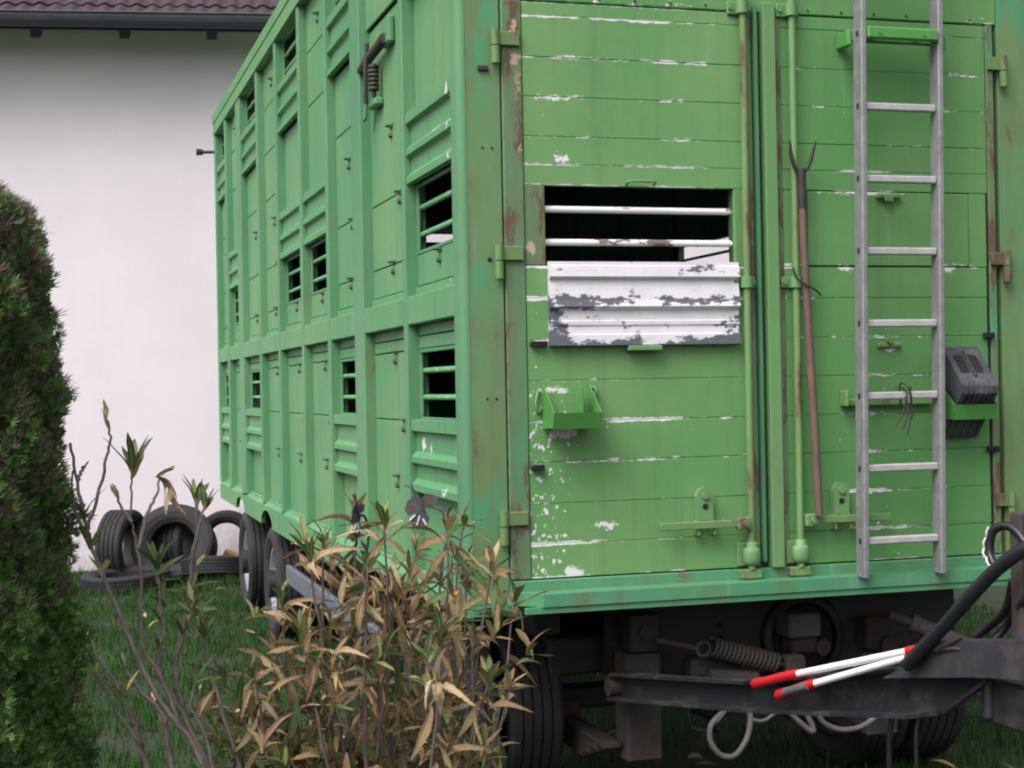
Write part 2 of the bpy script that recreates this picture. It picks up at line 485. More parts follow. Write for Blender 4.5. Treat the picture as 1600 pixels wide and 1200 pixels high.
M['zinc'] = plain('gutter_zinc', (0.045, 0.048, 0.062), (0.06, 0.062, 0.078), 0.5, 0.2, scale=5)
M['eave_wood'] = plain('eave_timber', (0.075, 0.042, 0.045), (0.055, 0.032, 0.035), 0.8, scale=6)
M['soffit'] = plain('soffit_board', (0.33, 0.285, 0.255), (0.28, 0.245, 0.22), 0.85, scale=4)
def soil():
    g = G('lawn_soil'); p = g.pos()
    col = g.mix(g.ss(g.noise(p, 2.2, 6, 0.65), 0.36, 0.66), (0.014, 0.034, 0.009), (0.030, 0.032, 0.016))
    return g.done(col, 0.95, 0.0, g.bump(g.noise(p, 30, 5), 0.7, 0.03))
M['soil'] = soil()
def leafmat(name, stops, trans=0.25, rough=0.5, by='obj', spec=0.35, veins=False):
    g = G(name)
    if by == 'obj': r = g.n('ShaderNodeObjectInfo').outputs['Random']
    else: r = g.n('ShaderNodeNewGeometry').outputs['Random Per Island']
    k = g.n('ShaderNodeValToRGB'); g.put(k.inputs[0], r)
    while len(k.color_ramp.elements) < len(stops): k.color_ramp.elements.new(0.5)
    for e, (t, c) in zip(k.color_ramp.elements, stops): e.position = t; e.color = (*c, 1)
    p = g.pos()
    col = g.mix(g.mth('MULTIPLY', g.ss(g.noise(p, 55, 4, 0.7), 0.45, 0.75), 0.4), k.outputs[0], tuple(c * 0.5 for c in stops[0][1]))
    if veins:
        U, V, _ = g.sep(g.n('ShaderNodeTexCoord').outputs['UV'])
        mid = g.mth('ABSOLUTE', g.mth('SUBTRACT', V, 0.5))
        col = g.mix(g.mth('MULTIPLY', g.ss(mid, 0.09, 0.02), 0.45), col, tuple(min(0.7, c * 1.5 + 0.04) for c in stops[-1][1]))
        sp = g.noise(p, 90, 4, 0.75)
        marg = g.mth('ADD', g.ss(mid, 0.30, 0.52), g.ss(U, 0.70, 1.0))
        col = g.mix(g.ss(g.mth('ADD', sp, g.mth('MULTIPLY', marg, 0.16)), 0.62, 0.70), col, (0.11, 0.062, 0.035))
    tr = g.n('ShaderNodeBsdfTranslucent'); g.put(tr.inputs['Color'], col)
    mx = g.n('ShaderNodeMixShader'); mx.inputs[0].default_value = trans
    g.nt.links.new(g.b.outputs[0], mx.inputs[1]); g.nt.links.new(tr.outputs[0], mx.inputs[2])
    g.nt.links.new(mx.outputs[0], g.out.inputs['Surface'])
    return g.done(col, rough, 0.0, g.bump(g.noise(p, 130, 2), 0.2, 0.002), spec)
M['leaf_dry'] = leafmat('dry_leaf', [(0.0, (0.22, 0.13, 0.07)), (0.3, (0.36, 0.24, 0.125)), (0.65, (0.48, 0.355, 0.20)), (1.0, (0.60, 0.49, 0.31))], 0.3, 0.7, veins=True)
M['leaf_green'] = leafmat('green_leaf', [(0.0, (0.055, 0.11, 0.035)), (0.4, (0.095, 0.165, 0.048)), (0.7, (0.15, 0.21, 0.07)), (1.0, (0.36, 0.32, 0.13))], 0.25, 0.5, veins=True)
M['leaf_mix'] = leafmat('leaf_mass', [(0.0, (0.22, 0.13, 0.07)), (0.35, (0.40, 0.27, 0.14)), (0.6, (0.50, 0.37, 0.21)), (0.8, (0.08, 0.15, 0.045)), (1.0, (0.13, 0.20, 0.07))], 0.25, 0.65, 'island', veins=True)
M['stem'] = plain('grey_bark', (0.17, 0.135, 0.125), (0.11, 0.082, 0.078), 0.8, scale=25, dirt=(0.25, 0.21, 0.20), dirt_amt=0.4)
M['thuja'] = leafmat('thuja_foliage', [(0.0, (0.068, 0.125, 0.045)), (0.4, (0.12, 0.235, 0.068)), (0.75, (0.17, 0.32, 0.09)), (0.93, (0.24, 0.40, 0.115)), (1.0, (0.13, 0.085, 0.065))], 0.25, 0.7, 'island', 0.15)
M['thuja_brown'] = leafmat('thuja_dead', [(0.0, (0.09, 0.062, 0.06)), (0.5, (0.16, 0.115, 0.10)), (1.0, (0.28, 0.21, 0.17))], 0.1, 0.8, 'island')
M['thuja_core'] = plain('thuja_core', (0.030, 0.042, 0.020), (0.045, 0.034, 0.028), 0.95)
M['grass'] = leafmat('grass_blades', [(0.0, (0.018, 0.060, 0.012)), (0.45, (0.030, 0.098, 0.018)), (0.8, (0.048, 0.135, 0.027)), (0.95, (0.08, 0.125, 0.04)), (1.0, (0.11, 0.10, 0.055))], 0.25, 0.7, 'island', 0.1)

# ================================================================== GROUND
gb = MB()
gb.add([(-150, -150, 0), (150, -150, 0), (150, 150, 0), (-150, 150, 0)], [(0, 1, 2, 3)])
tag(gb.build('ground', M['soil']), kind='structure')

def blades(name, pts, h, w, mat, lean=0.45):
    n = len(pts)
    a = rng.uniform(0, 2 * np.pi, n); d = np.stack([np.cos(a), np.sin(a), np.zeros(n)], 1)
    b = rng.uniform(0, 2 * np.pi, n); l = np.stack([np.cos(b), np.sin(b), np.zeros(n)], 1) * (rng.uniform(0.1, 1, n) * lean * h)[:, None]
    up = np.array([[0, 0, 1.0]])
    p0 = pts - d * (w / 2)[:, None]; p1 = pts + d * (w / 2)[:, None]
    m0 = pts + l * 0.35 + up * (h * 0.55)[:, None]
    q0 = m0 - d * (w * 0.38)[:, None]; q1 = m0 + d * (w * 0.38)[:, None]
    t = pts + l + up * h[:, None]
    v = np.stack([p0, p1, q1, q0, t], 1).reshape(-1, 3)
    i = np.arange(n)[:, None] * 5
    me = bpy.data.meshes.new(name)
    quads = i + np.array([[0, 1, 2, 3]]); tris = i + np.array([[3, 2, 4]])
    loops = np.concatenate([quads.ravel(), tris.ravel()])
    me.vertices.add(len(v)); me.vertices.foreach_set('co', v.ravel())
    me.loops.add(len(loops)); me.loops.foreach_set('vertex_index', loops.astype(np.int32))
    me.polygons.add(2 * n)
    st = np.concatenate([np.arange(n) * 4, 4 * n + np.arange(n) * 3]); tot = np.concatenate([np.full(n, 4), np.full(n, 3)])
    me.polygons.foreach_set('loop_start', st.astype(np.int32)); me.polygons.foreach_set('loop_total', tot.astype(np.int32))
    me.update(calc_edges=True); me.validate()
    me.materials.append(mat)
    o = bpy.data.objects.new(name, me); COL.objects.link(o)
    return o
n = 130000
gx = rng.uniform(-3.2, 5.5, n); gy = rng.uniform(-0.2, 10.7, n)
keep = (gy < 10.78 - 0.15 * (gx + 0.4)) & (gx > -1.5 + (gy + 5.7) * 0.0 - 1.8)
clump = np.sin(gx * 5.1 + 1) * np.sin(gy * 4.3) + np.sin(gx * 11.0 + gy * 7.0) * 0.6 + rng.normal(0, 0.5, n)
keep &= clump > -0.9
# thinner growth in the permanent shade below the trailer
under = (gx > 0.5) & (gx < 2.1) & (gy > 0.6) & (gy < 8.6)
keep &= ~(under & (rng.uniform(0, 1, n) < 0.45))
gx, gy, clump = gx[keep], gy[keep], clump[keep]
P = np.stack([gx, gy, np.zeros(len(gx)) - 0.004], 1)
hh = np.clip(0.05 + 0.022 * clump + rng.normal(0, 0.018, len(gx)), 0.02, 0.16)
for (wx_, wy_) in ((0.0, 0.92), (0.0, 5.68), (0.0, 7.3), (-0.8, 9.6), (-0.3, 9.5), (-0.8, 9.05), (0.05, 9.3), (2.5, 0.92)):
    hh += 0.09 * np.exp(-((gx - wx_) ** 2 + (gy - wy_) ** 2) / 0.10) * rng.uniform(0.2, 1.0, len(gx))
hh += 0.07 * (rng.uniform(0, 1, len(gx)) < 0.03)
ww = rng.uniform(0.004, 0.009, len(gx))
tag(blades('lawn_grass', P, hh, ww, M['grass']), 'dark green lawn grass round the trailer and below it', 'grass', kind='stuff')

# ================================================================== HOUSE
HA = math.atan2(-0.148, 0.989)
house = thing('house', 'white stuccoed house with dark tiled eaves behind the trailer', 'house', (-0.4, 10.85, 0), (0, 0, HA), local=True)
MB().box((-7, 0, -0.2), (9, 0.35, 5.78), 0.01).build('wall', M['stucco'], house)
# roof: eave edge 0.62 m in front of the wall, rising away at 33 degrees
ey, ez, pitch = -0.62, 5.545, R(33)
cp, sp = math.cos(pitch), math.sin(pitch)
def rf(u, v, w): return (u, ey + v * cp - w * sp, ez + v * sp + w * cp)
rb = MB().prism([(-7.2, 0), (9.2, 0), (9.2, 6.5), (-7.2, 6.5)], rf, -0.05, 0.0)
roof = rb.build('roof', M['eave_wood'], house)
MB().prism([(-7.2, 0.06), (9.2, 0.06), (9.2, 0.72), (-7.2, 0.72)], rf, -0.075, -0.052).build('soffit_board', M['soffit'], house)
# rafter tails
k = -8
for k in range(-8, 11):
    u = -1.10 + 0.862 * k
    if -7 < u < 9:
        MB().prism([(0.02, -0.215), (0.80, -0.215), (0.80, -0.077), (0.02, -0.077)],
                   lambda a, b, d: rf(d, a, b), u - 0.05, u + 0.05).build('rafter_tail', M['eave_wood'], house)
# gutter: half-round zinc channel with a bead
gp = [(0.080 * math.cos(a), 0.135 * math.sin(a)) for a in [math.pi + math.pi * i / 10 for i in range(11)]]
gp2 = [(0.076 * math.cos(a), 0.131 * math.sin(a)) for a in [2 * math.pi - math.pi * i / 10 for i in range(11)]]
gut = MB().prism(gp + gp2, lambda a, b, d: (d, ey - 0.055 + a, ez + 0.035 + b), -7.2, 9.2)
gut.tube([(-7.2, ey - 0.137, ez + 0.036), (9.2, ey - 0.137, ez + 0.036)], 0.011, 8)
gut.build('gutter', M['zinc'], house)
MB().box((-7.2, ey + 0.02, ez - 0.11), (9.2, ey + 0.045, ez - 0.03), 0.003).build('fascia_board', M['zinc'], house)
# pantiles
TW, TL = 0.158, 0.34
def tile_mb(u0=0.0, v0=0.0):
    b = MB(); prof = []
    for i in range(9):
        t = i / 8
        prof.append((t * TW, 0.012 + 0.030 * (math.sin(math.pi * 2 * (t - 0.12)) * 0.5 + 0.5)))
    top = [(a, c) for a, c in prof]
    bot = [(a, c - 0.016) for a, c in reversed(prof)]
    poly = top + bot
    nn = len(poly)
    vs = []
    for vv, lift in ((0.0, 0.022), (TL + 0.05, 0.0)):
        vs += [rf(u0 + a, v0 + vv, c + lift) for a, c in poly]
    fs = [tuple(range(nn)), tuple(range(2 * nn - 1, nn - 1, -1))] + [(i, (i + 1) % nn, nn + (i + 1) % nn, nn + i) for i in range(nn)]
    return b.add(vs, fs)
tmesh = None
for row in range(3):
    for i in range(-12, 22):
        u = i * TW - 1.6; v = -0.045 + row * TL
        if tmesh is None:
            t0 = tile_mb(0, 0); c0 = t0.centre(); tmesh = t0.mesh('roof_tile', M['tile'], c0)
        o = bpy.data.objects.new('roof_tile', tmesh); COL.objects.link(o); o.parent = roof
        d = Vector(rf(u, v, 0)) - Vector(rf(0, 0, 0))
        o.location = c0 + d - WORLD[roof.name] + Vector((random.uniform(-.003, .003), 0, random.uniform(-.004, .004)))
        o.rotation_euler = (random.uniform(-.012, .012), random.uniform(-.015, .015), random.uniform(-.01, .01))
far = MB()
for row in range(0, 18):
    for i in range(-35, 68):
        if row < 3 and -12 <= i < 22: continue
        if row >= 8 and i % 2: continue
        u = i * TW - 1.6; v = -0.045 + row * TL
        b = tile_mb(u, v); far.add(b.v, b.f)
tag(far.build('tile_field', M['tile'], roof), kind='stuff')

# ================================================================== TRAILER
TR = thing('livestock_trailer', 'large weathered green livestock trailer with slatted windows and double front doors', 'trailer', (1.25, 4.4, 0))
W, LEN = 2.53, 8.85
XP = 0.055            # panel recess behind the posts
posts = [(0.945, 1.0), (1.91, 2.15), (2.88, 2.95), (3.82, 3.89), (4.84, 4.91), (5.82, 5.90), (6.89, 7.17), (7.92, 8.02), (8.76, 8.85)]
for a, b in posts:
    MB().box((0.0, a, 0.99), (0.10, b, 4.19), 0.006).build('side_post', M['post'], TR)
# corner post, rounded at the corner
def corner(xa, sgn):
    arc = [(0.03 - 0.03 * math.cos(t), 0.03 - 0.03 * math.sin(t)) for t in [math.pi / 2 * i / 6 for i in range(1, 6)]]
    pl = [(0.0, 0.10), (0.0, 0.03)] + arc + [(0.03, 0.0), (0.034, 0.0), (0.034, 0.06), (0.06, 0.06), (0.06, 0.10)]
    MB().prism(pl, lambda a, b, d: (xa + sgn * a, b, d), 0.975, 4.30).build('corner_post', M['post'], TR)
    MB().box((min(xa + sgn * 0.0345, xa + sgn * 0.172), 0.0008, 0.975), (max(xa + sgn * 0.0345, xa + sgn * 0.172), 0.058, 4.30), 0.002).build('front_post', M['corner'], TR)
corner(0.0, 1)
corner(W, -1)
# rails and beam
top = MB().prism([(-0.008, 4.17), (-0.008, 4.262), (0.004, 4.268), (-0.012, 4.275), (-0.012, 4.352), (0.10, 4.352), (0.10, 4.17)], lambda a, b, d: (a, d, b), 0.0, LEN)
top.build('top_rail', M['side'], TR)
ys = [0.10] + [y for p in posts for y in p]
spans = [(0.10, 0.945)] + [(posts[i][1], posts[i + 1][0]) for i in range(len(posts) - 1)]
for a, b in spans:
    MB().box((0.006, a + 0.001, 2.082), (0.09, b - 0.001, 2.204), 0.004).build('side_beam', M['side'], TR)
# base rail with sloping sill and wheel-arch cut-outs
def arch(cy, r, z0, ztop):
    return [(cy + r * math.cos(t), z0 + (ztop - z0) * math.sin(t)) for t in [math.pi * i / 10 for i in range(11)]]
low = [(LEN, 0.975), (0.0, 0.975), (0.0, 0.955), (0.35, 0.93)]
low = [(0.0, 0.93), (2.35, 0.93), (2.6, 0.86), (3.0, 0.822)]
low += list(reversed(arch(5.68, 0.30, 0.832, 0.945))) + list(reversed(arch(7.30, 0.30, 0.838, 0.943))) + [(LEN, 0.845)]
poly = low + [(LEN, 0.972), (0.0, 0.972)]
MB().prism(poly, lambda a, b, d: (d, a, b), 0.0, 0.03).build('base_rail', M['side'], TR)
for a, b in spans:
    MB().prism([(0.0, 0.974), (0.004, 0.982), (XP, 1.012), (0.10, 1.012), (0.10, 0.974)], lambda p, q, d: (p, d, q), a + 0.001, b - 0.001).build('sill', M['side_flap'], TR)

def ribbed(y0, y1, z0, z1, mat, name='louvre_flap', x=0.035, parent=None):
    H = z1 - z0; s = H / 0.313; d = 0.024
    pr = [(0, 0.0), (-0.004, 0.0), (-d, 0.004), (-d, 0.050), (0, 0.060), (0, 0.140), (-d, 0.162), (-d, 0.188), (0, 0.200), (0, 0.258), (-d, 0.282), (-d, 0.311), (0, 0.313)]
    poly = [(x + a, z1 - q * s) for a, q in pr] + [(x + 0.006, z0), (x + 0.006, z1)]
    return MB().prism(poly, lambda p, q, t: (p, t, q), y0, y1).build(name, mat, parent or TR)

def panel(y0, y1, z0, z1, mat=None, x=XP, name='side_panel'):
    y0 += 0.004; y1 -= 0.004
    return MB().box((x, y0, z0 + 0.0025), (x + 0.014, y1, z1 - 0.0025), 0.003).build(name, mat or M['side'], TR)

latch_mesh = None
def latch(y, z, x=XP):
    global latch_mesh
    if latch_mesh is None:
        b = MB()
        b.box((-0.008, -0.028, -0.008), (0.0, 0.028, 0.010), 0.002)
        b.tube([(-0.008, -0.022, 0.004), (-0.026, -0.016, 0.003), (-0.026, 0.016, 0.003), (-0.008, 0.022, 0.004)], 0.005, 6)
        b.tube([(0, 0, -0.042), (-0.016, 0, -0.042)], [0.015, 0.011], 10)
        latch_mesh = b.mesh('latch', M['latch'], (0, 0, 0))
    o = bpy.data.objects.new('latch', latch_mesh); COL.objects.link(o); o.parent = TR
    o.location = Vector((x, y, z)) - WORLD[TR.name]
    return o
M['latch'] = plain('latch_iron', (0.05, 0.10, 0.055), (0.035, 0.05, 0.035), 0.6, dirt=(0.10, 0.07, 0.05))

def window(y0, y1, z0, z1, barz, side=1):
    b = MB()
    f = 0.014
    for (a, c, e, g_) in ((y0, y1, z0 - 0.002, z0 + f), (y0, y1, z1 - f, z1 + 0.002), (y0, y0 + f, z0 + f, z1 - f), (y1 - 0.030, y1, z0 + f, z1 - f)):
        b.box((XP, a + 0.004, e), (XP + 0.014, c - 0.004, g_), 0.003)
    w = b.build('side_window', M['post'], TR)
    for z in barz:
        MB().tube([(XP + 0.022, y0 + 0.01, z), (XP + 0.022, y1 - 0.01, z)], 0.0125, 10).build('bar', M['green_bar'], w)
    return w

LOWW = {0, 2, 6, 8}; MIDW = {0, 3, 4, 7}; TOPW = {0, 2, 4, 6, 8}
for i, (a, b) in enumerate(spans):
    mid = (a + b) / 2
    # lower deck
    panel(a, b, 2.033, 2.084); panel(a, b, 1.976, 2.033)
    if i in LOWW:
        window(a, b, 1.668, 1.974, (1.883, 1.767))
        ribbed(a + 0.008, b - 0.006, 1.36, 1.673, M['flap_worn'] if i == 0 else M['side_flap'])
        panel(a, b, 1.010, 1.36, x=XP + 0.012)
        MB().box((XP + 0.012, a + .02, 1.36), (XP + 0.03, b - .02, 1.672)).build('flap_backing', M['inner'], TR)
    else:
        panel(a, b, 1.661, 1.976); panel(a, b, 1.010, 1.661)
        latch(mid - 0.05, 1.975); latch(mid - 0.05, 1.40); latch(a + 0.25, 1.662)
    # upper decks
    panel(a, b, 2.206, 2.248, M['scuffed'], x=XP - 0.01); panel(a, b, 2.248, 2.388)
    if i in MIDW:
        window(a, b, 2.39, 2.692, (2.595, 2.477))
        ribbed(a + 0.008, b - 0.006, 2.695, 3.010, M['flap_worn'] if i == 0 else M['side_flap'])
        MB().box((XP + 0.012, a + .02, 2.70), (XP + 0.03, b - .02, 3.01)).build('flap_backing', M['inner'], TR)
        panel(a, b, 3.014, 3.54, x=XP + (0.004 if i in TOPW else 0)); latch(mid, 2.375)
    else:
        panel(a, b, 2.388, 2.702); panel(a, b, 2.702, 3.20 if i != 1 else 3.575)
        if i != 1: panel(a, b, 3.20, 3.54)
        latch(mid - 0.04, 2.395); latch(mid - 0.04, 3.03); latch(a + 0.25, 2.703)
    if i in TOPW:
        ribbed(a + 0.008, b - 0.006, 3.545, 3.868, M['side_flap'])
        MB().box((XP + 0.012, a + .02, 3.56), (XP + 0.03, b - .02, 3.866)).build('flap_backing', M['inner'], TR)
        window(a, b, 3.872, 4.168, (4.07, 3.965))
    else:
        panel(a, b, 3.58 if i == 1 else 3.54, 3.87, x=XP - (0.016 if i == 1 else 0)); panel(a, b, 3.87, 4.168); latch(mid, 4.02)

# jack lever on the second bay
MB().tube(smooth_path([(0.012, 1.90, 3.385), (0.008, 1.72, 3.40), (0.012, 1.52, 3.415), (0.014, 1.36, 3.43)], 5), 0.024, 10).build('jack_lever', M['iron'], TR)
MB().tube([(-0.004, 1.67, 3.47), (-0.016, 1.66, 3.34), (-0.012, 1.68, 3.18)], 0.011, 8).build('lever_rod', M['iron'], TR)
jl = MB()
for i in range(6):
    jl.lathe([(-0.008, 0.010), (-0.008, 0.026), (0.008, 0.026), (0.008, 0.010)], lambda a, c, s_: (0.012 + c, 1.605 + s_, 3.345 - i * 0.021 + a), 12, closed=True)
jl.tube([(0.012, 1.605, 3.36), (0.012, 1.605, 3.20)], 0.012, 8)
jl.build('lever_spring', M['iron'], TR)
MB().prism([(1.74, 3.33), (1.80, 3.28), (1.79, 3.20), (1.83, 3.12), (1.76, 3.13), (1.73, 3.22)], lambda a, b, d: (d, a, b), 0.0, 0.012).build('lever_clip', M['post'], TR)
MB().box((0.02, 1.30, 3.40), (XP, 1.46, 3.53), 0.01).build('lever_bracket', M['post'], TR)
MB().box((0.01, 1.58, 3.16), (XP, 1.74, 3.20), 0.01).build('lever_bracket', M['post'], TR)
# small marker lamp on an arm at the rear corner
MB().tube([(0.0, 8.83, 4.02), (-0.11, 8.85, 4.02)], 0.014, 8).tube([(-0.10, 8.85, 4.02), (-0.16, 8.85, 4.02)], [0.026, 0.032], 12).build('marker_lamp', M['iron'], TR)

# ---- roof, floor, decks, rear and far side
MB().box((0.05, 0.02, 4.355), (W - 0.05, LEN - 0.02, 4.39), 0.01).build('trailer_roof', M['side'], TR)
MB().box((0.035, 0.05, 0.955), (W - 0.035, LEN - 0.03, 1.005), 0.004).build('floor', M['inner'], TR)
for z in (2.10, 3.30):
    MB().box((0.09, 0.12, z), (W - 0.09, LEN - 0.09, z + 0.05), 0.004).build('deck', M['inner'], TR)
def wall_with_holes(u0, u1, z0, z1, holes, fn, t0, t1, name, mat):
    b = MB()
    us = sorted({u0, u1, *[h[0] for h in holes], *[h[1] for h in holes]})
    zs = sorted({z0, z1, *[h[2] for h in holes], *[h[3] for h in holes]})
    for i in range(len(us) - 1):
        for j in range(len(zs) - 1):
            cu, cz = (us[i] + us[i + 1]) / 2, (zs[j] + zs[j + 1]) / 2
            if any(h[0] < cu < h[1] and h[2] < cz < h[3] for h in holes): continue
            p = [fn(us[i], zs[j], t0), fn(us[i + 1], zs[j], t0), fn(us[i + 1], zs[j + 1], t0), fn(us[i], zs[j + 1], t0),
                 fn(us[i], zs[j], t1), fn(us[i + 1], zs[j], t1), fn(us[i + 1], zs[j + 1], t1), fn(us[i], zs[j + 1], t1)]
            b.add(p, [(3, 2, 1, 0), (4, 5, 6, 7), (0, 1, 5, 4), (1, 2, 6, 5), (2, 3, 7, 6), (3, 0, 4, 7)])
    return b.build(name, mat, TR)
wall_with_holes(0.02, LEN - 0.02, 0.93, 4.35, [(2.96, 3.80, 2.52, 2.70)], lambda u, z, t: (t, u, z), W - 0.05, W - 0.01, 'far_side_wall', M['side'])
MB().box((W - 0.03, 2.97, 2.605), (W - 0.012, 3.79, 2.622), 0.003).build('far_window_bar', M['green_bar'], TR)
wall_with_holes(0.03, W - 0.055, 0.93, 4.30, [(1.92, 2.26, 3.205, 3.285)], lambda u, z, t: (u, t, z), LEN - 0.05, LEN - 0.01, 'rear_wall', M['side'])
for a, b in posts[:-1]:
    MB().box((W - 0.05, a, 0.95), (W + 0.0, b, 4.30), 0.006).build('far_side_post', M['post'], TR)

# ---- front doors
M['door_back'] = plain('door_core', (0.05, 0.085, 0.04), (0.035, 0.06, 0.03), 0.8)
ZB, ZT = 1.065, 3.286
def backing(x0, x1, holes, label=None):
    b = MB()
    xs = sorted({x0, x1, *[h[0] for h in holes], *[h[1] for h in holes]}); zs = sorted({ZB, ZT, *[h[2] for h in holes], *[h[3] for h in holes]})
    for i in range(len(xs) - 1):
        for j in range(len(zs) - 1):
            cx, cz = (xs[i] + xs[i + 1]) / 2, (zs[j] + zs[j + 1]) / 2
            if any(h[0] < cx < h[1] and h[2] < cz < h[3] for h in holes): continue
            b.box((xs[i], 0.022, zs[j]), (xs[i + 1], 0.05, zs[j + 1]), 0.0005)
    return b.build('front_door', M['door_back'], TR, label=label)
DL = backing(0.188, 1.2612, [(0.345, 1.133, 2.27, 2.579)], 'front door half with an open barred window and peeling white flap')
DR = backing(1.262, 2.335, [], 'front door half behind the ladder')
def plank(x0, x1, z0, z1, mat, door, y=0.0):
    dy = random.uniform(-0.0012, 0.0012)
    return MB().box((x0, y + dy, z0 + 0.0007), (x1, y + 0.021, z1 - 0.0007), 0.0016).build('plank', mat, door)
rows = [1.066, 1.197, 1.353, 1.513, 1.668, 1.826, 1.983, 2.143, 2.268]
rows_top = [2.579, 2.660, 2.768, 2.921, 3.074, 3.233, 3.284]
for j in range(len(rows) - 1):
    plank(0.262, 1.192, rows[j], rows[j + 1], M['door_l'], DL)
    plank(1.352, 2.286, rows[j], rows[j + 1], M['door_r'], DR)
for j in range(len(rows_top) - 1):
    plank(0.262, 1.192, rows_top[j], rows_top[j + 1], M['door_l'], DL)
    plank(1.352, 2.296, rows_top[j], rows_top[j + 1], M['door_r'], DR)
# jambs beside the open window, closed flap on the right half
MB().box((0.262, 0.0, 2.2695), (0.343, 0.021, 2.578)).build('window_jamb', M['stile_worn'], DL)
MB().box((1.136, 0.0, 2.2695), (1.192, 0.021, 2.578)).build('window_jamb', M['trim'], DL)
plank(1.352, 1.455, 2.2695, 2.578, M['door_r'], DR)
plank(2.206, 2.288, 2.2695, 2.578, M['door_r'], DR)
MB().box((1.459, -0.003, 2.273), (2.202, 0.02, 2.575), 0.003).build('closed_flap', M['door_r'], DR)
# stiles at the hinges, with a dark gap strip beside the right one
MB().box((0.178, -0.006, ZB), (0.259, 0.021, ZT), 0.004).build('stile', M['stile_worn'], DL)
MB().box((2.299, -0.006, ZB), (2.333, 0.021, ZT), 0.004).build('stile', M['stile'], DR)
MB().box((2.289, 0.002, ZB), (2.2975, 0.021, ZT), 0.001).build('stile', M['hole'], DR)  # shade of the gap beside the planks, put in as a dark strip
# meeting strips
MB().box((1.195, -0.003, ZB), (1.222, 0.021, ZT), 0.003).build('meeting_strip', M['stile'], DL)
MB().box((1.228, -0.020, ZB + 0.02), (1.244, 0.021, ZT + 0.03), 0.003).build('meeting_strip', M['teal'], DL)
MB().box((1.264, -0.030, ZB - 0.004), (1.317, 0.021, ZT + 0.04), 0.003).build('meeting_strip', M['trim'], DR)
MB().box((1.319, -0.004, ZB), (1.350, 0.021, ZT), 0.003).build('meeting_strip', M['stile'], DR)
# window bars and flap of the left half
for z in (2.490, 2.362):
    MB().tube([(0.33, 0.034, z), (1.148, 0.034, z)], 0.0135, 10).build('window_bar', M['white_bar'], DL)
def front_ribbed(x0, x1, z0, z1):
    pr = [(0.0, 0.0), (-0.022, 0.002), (-0.022, 0.016), (-0.030, 0.019), (-0.036, 0.060), (-0.016, 0.074), (-0.024, 0.120), (-0.029, 0.150), (-0.037, 0.176), (-0.016, 0.192),
          (-0.018, 0.228), (-0.023, 0.233), (-0.023, 0.247), (-0.018, 0.252), (-0.020, 0.282), (-0.031, 0.286), (-0.034, 0.326), (-0.004, 0.328)]
    poly = [(-0.004 + a, z1 - q) for a, q in pr] + [(-0.0035, z0), (-0.0035, z1)]
    return MB().prism(poly, lambda a, b, d: (d, a, b), x0, x1)
fl = front_ribbed(0.347, 1.139, 1.957, 2.285).build('window_flap', M['white_flap'], DL)
MB().box((0.66, -0.05, 1.935), (0.80, -0.004, 1.956), 0.004).build('flap_catch', M['trim'], DL)
# small stop brackets in black rubber
for (x0, x1, z, d) in ((0.268, 0.335, 1.966, DL), (0.264, 0.315, 1.492, DL), (2.255, 2.305, 1.983, DR), (2.262, 2.318, 1.507, DR)):
    MB().box((x0, -0.028, z - 0.012), (x1, -0.007, z + 0.012), 0.004).build('rubber_stop', M['hose'], d)
# grab loops
def loop(x, z, w, d, mat):
    MB().tube(smooth_path([(x - w, 0.0, z - 0.006), (x - w, -0.022, z + 0.004), (x, -0.026, z + 0.006), (x + w, -0.022, z + 0.004), (x + w, 0.0, z - 0.006)], 4), 0.005, 6).build('grab_loop', mat, d)
loop(0.735, 2.592, 0.055, DL, M['trim'])
MB().box((1.765, -0.03, 2.548), (1.875, -0.004, 2.570), 0.006).box((1.795, -0.034, 2.535), (1.835, -0.028, 2.565), 0.004).build('flap_catch', M['trim'], DR)
MB().box((1.76, -0.018, 1.935), (1.87, 0.0, 1.958), 0.006).tube([(1.81, -0.03, 1.965), (1.81, 0.0, 1.965)], 0.012, 8).build('flap_catch', M['rod'], DR)
# hinges: barrel on the post, strap on the stile
def hinge(xb, xs0, xs1, z, d, s=1):
    b = MB()
    b.tube([(xb, -0.022, z - 0.068), (xb, -0.022, z - 0.002)], 0.017, 12)
    b.tube([(xb, -0.022, z + 0.002), (xb, -0.022, z + 0.062)], 0.017, 12)
    b.box((min(xs0, xs1), -0.022, z + 0.002), (max(xs0, xs1), -0.008, z + 0.056), 0.003)
    b.build('hinge', M['hinge'], d)
for z in (3.105, 2.285, 1.272):
    hinge(0.150, 0.155, 0.248, z, DL)
    hinge(2.372, 2.368, 2.300, z - 0.01, DR)
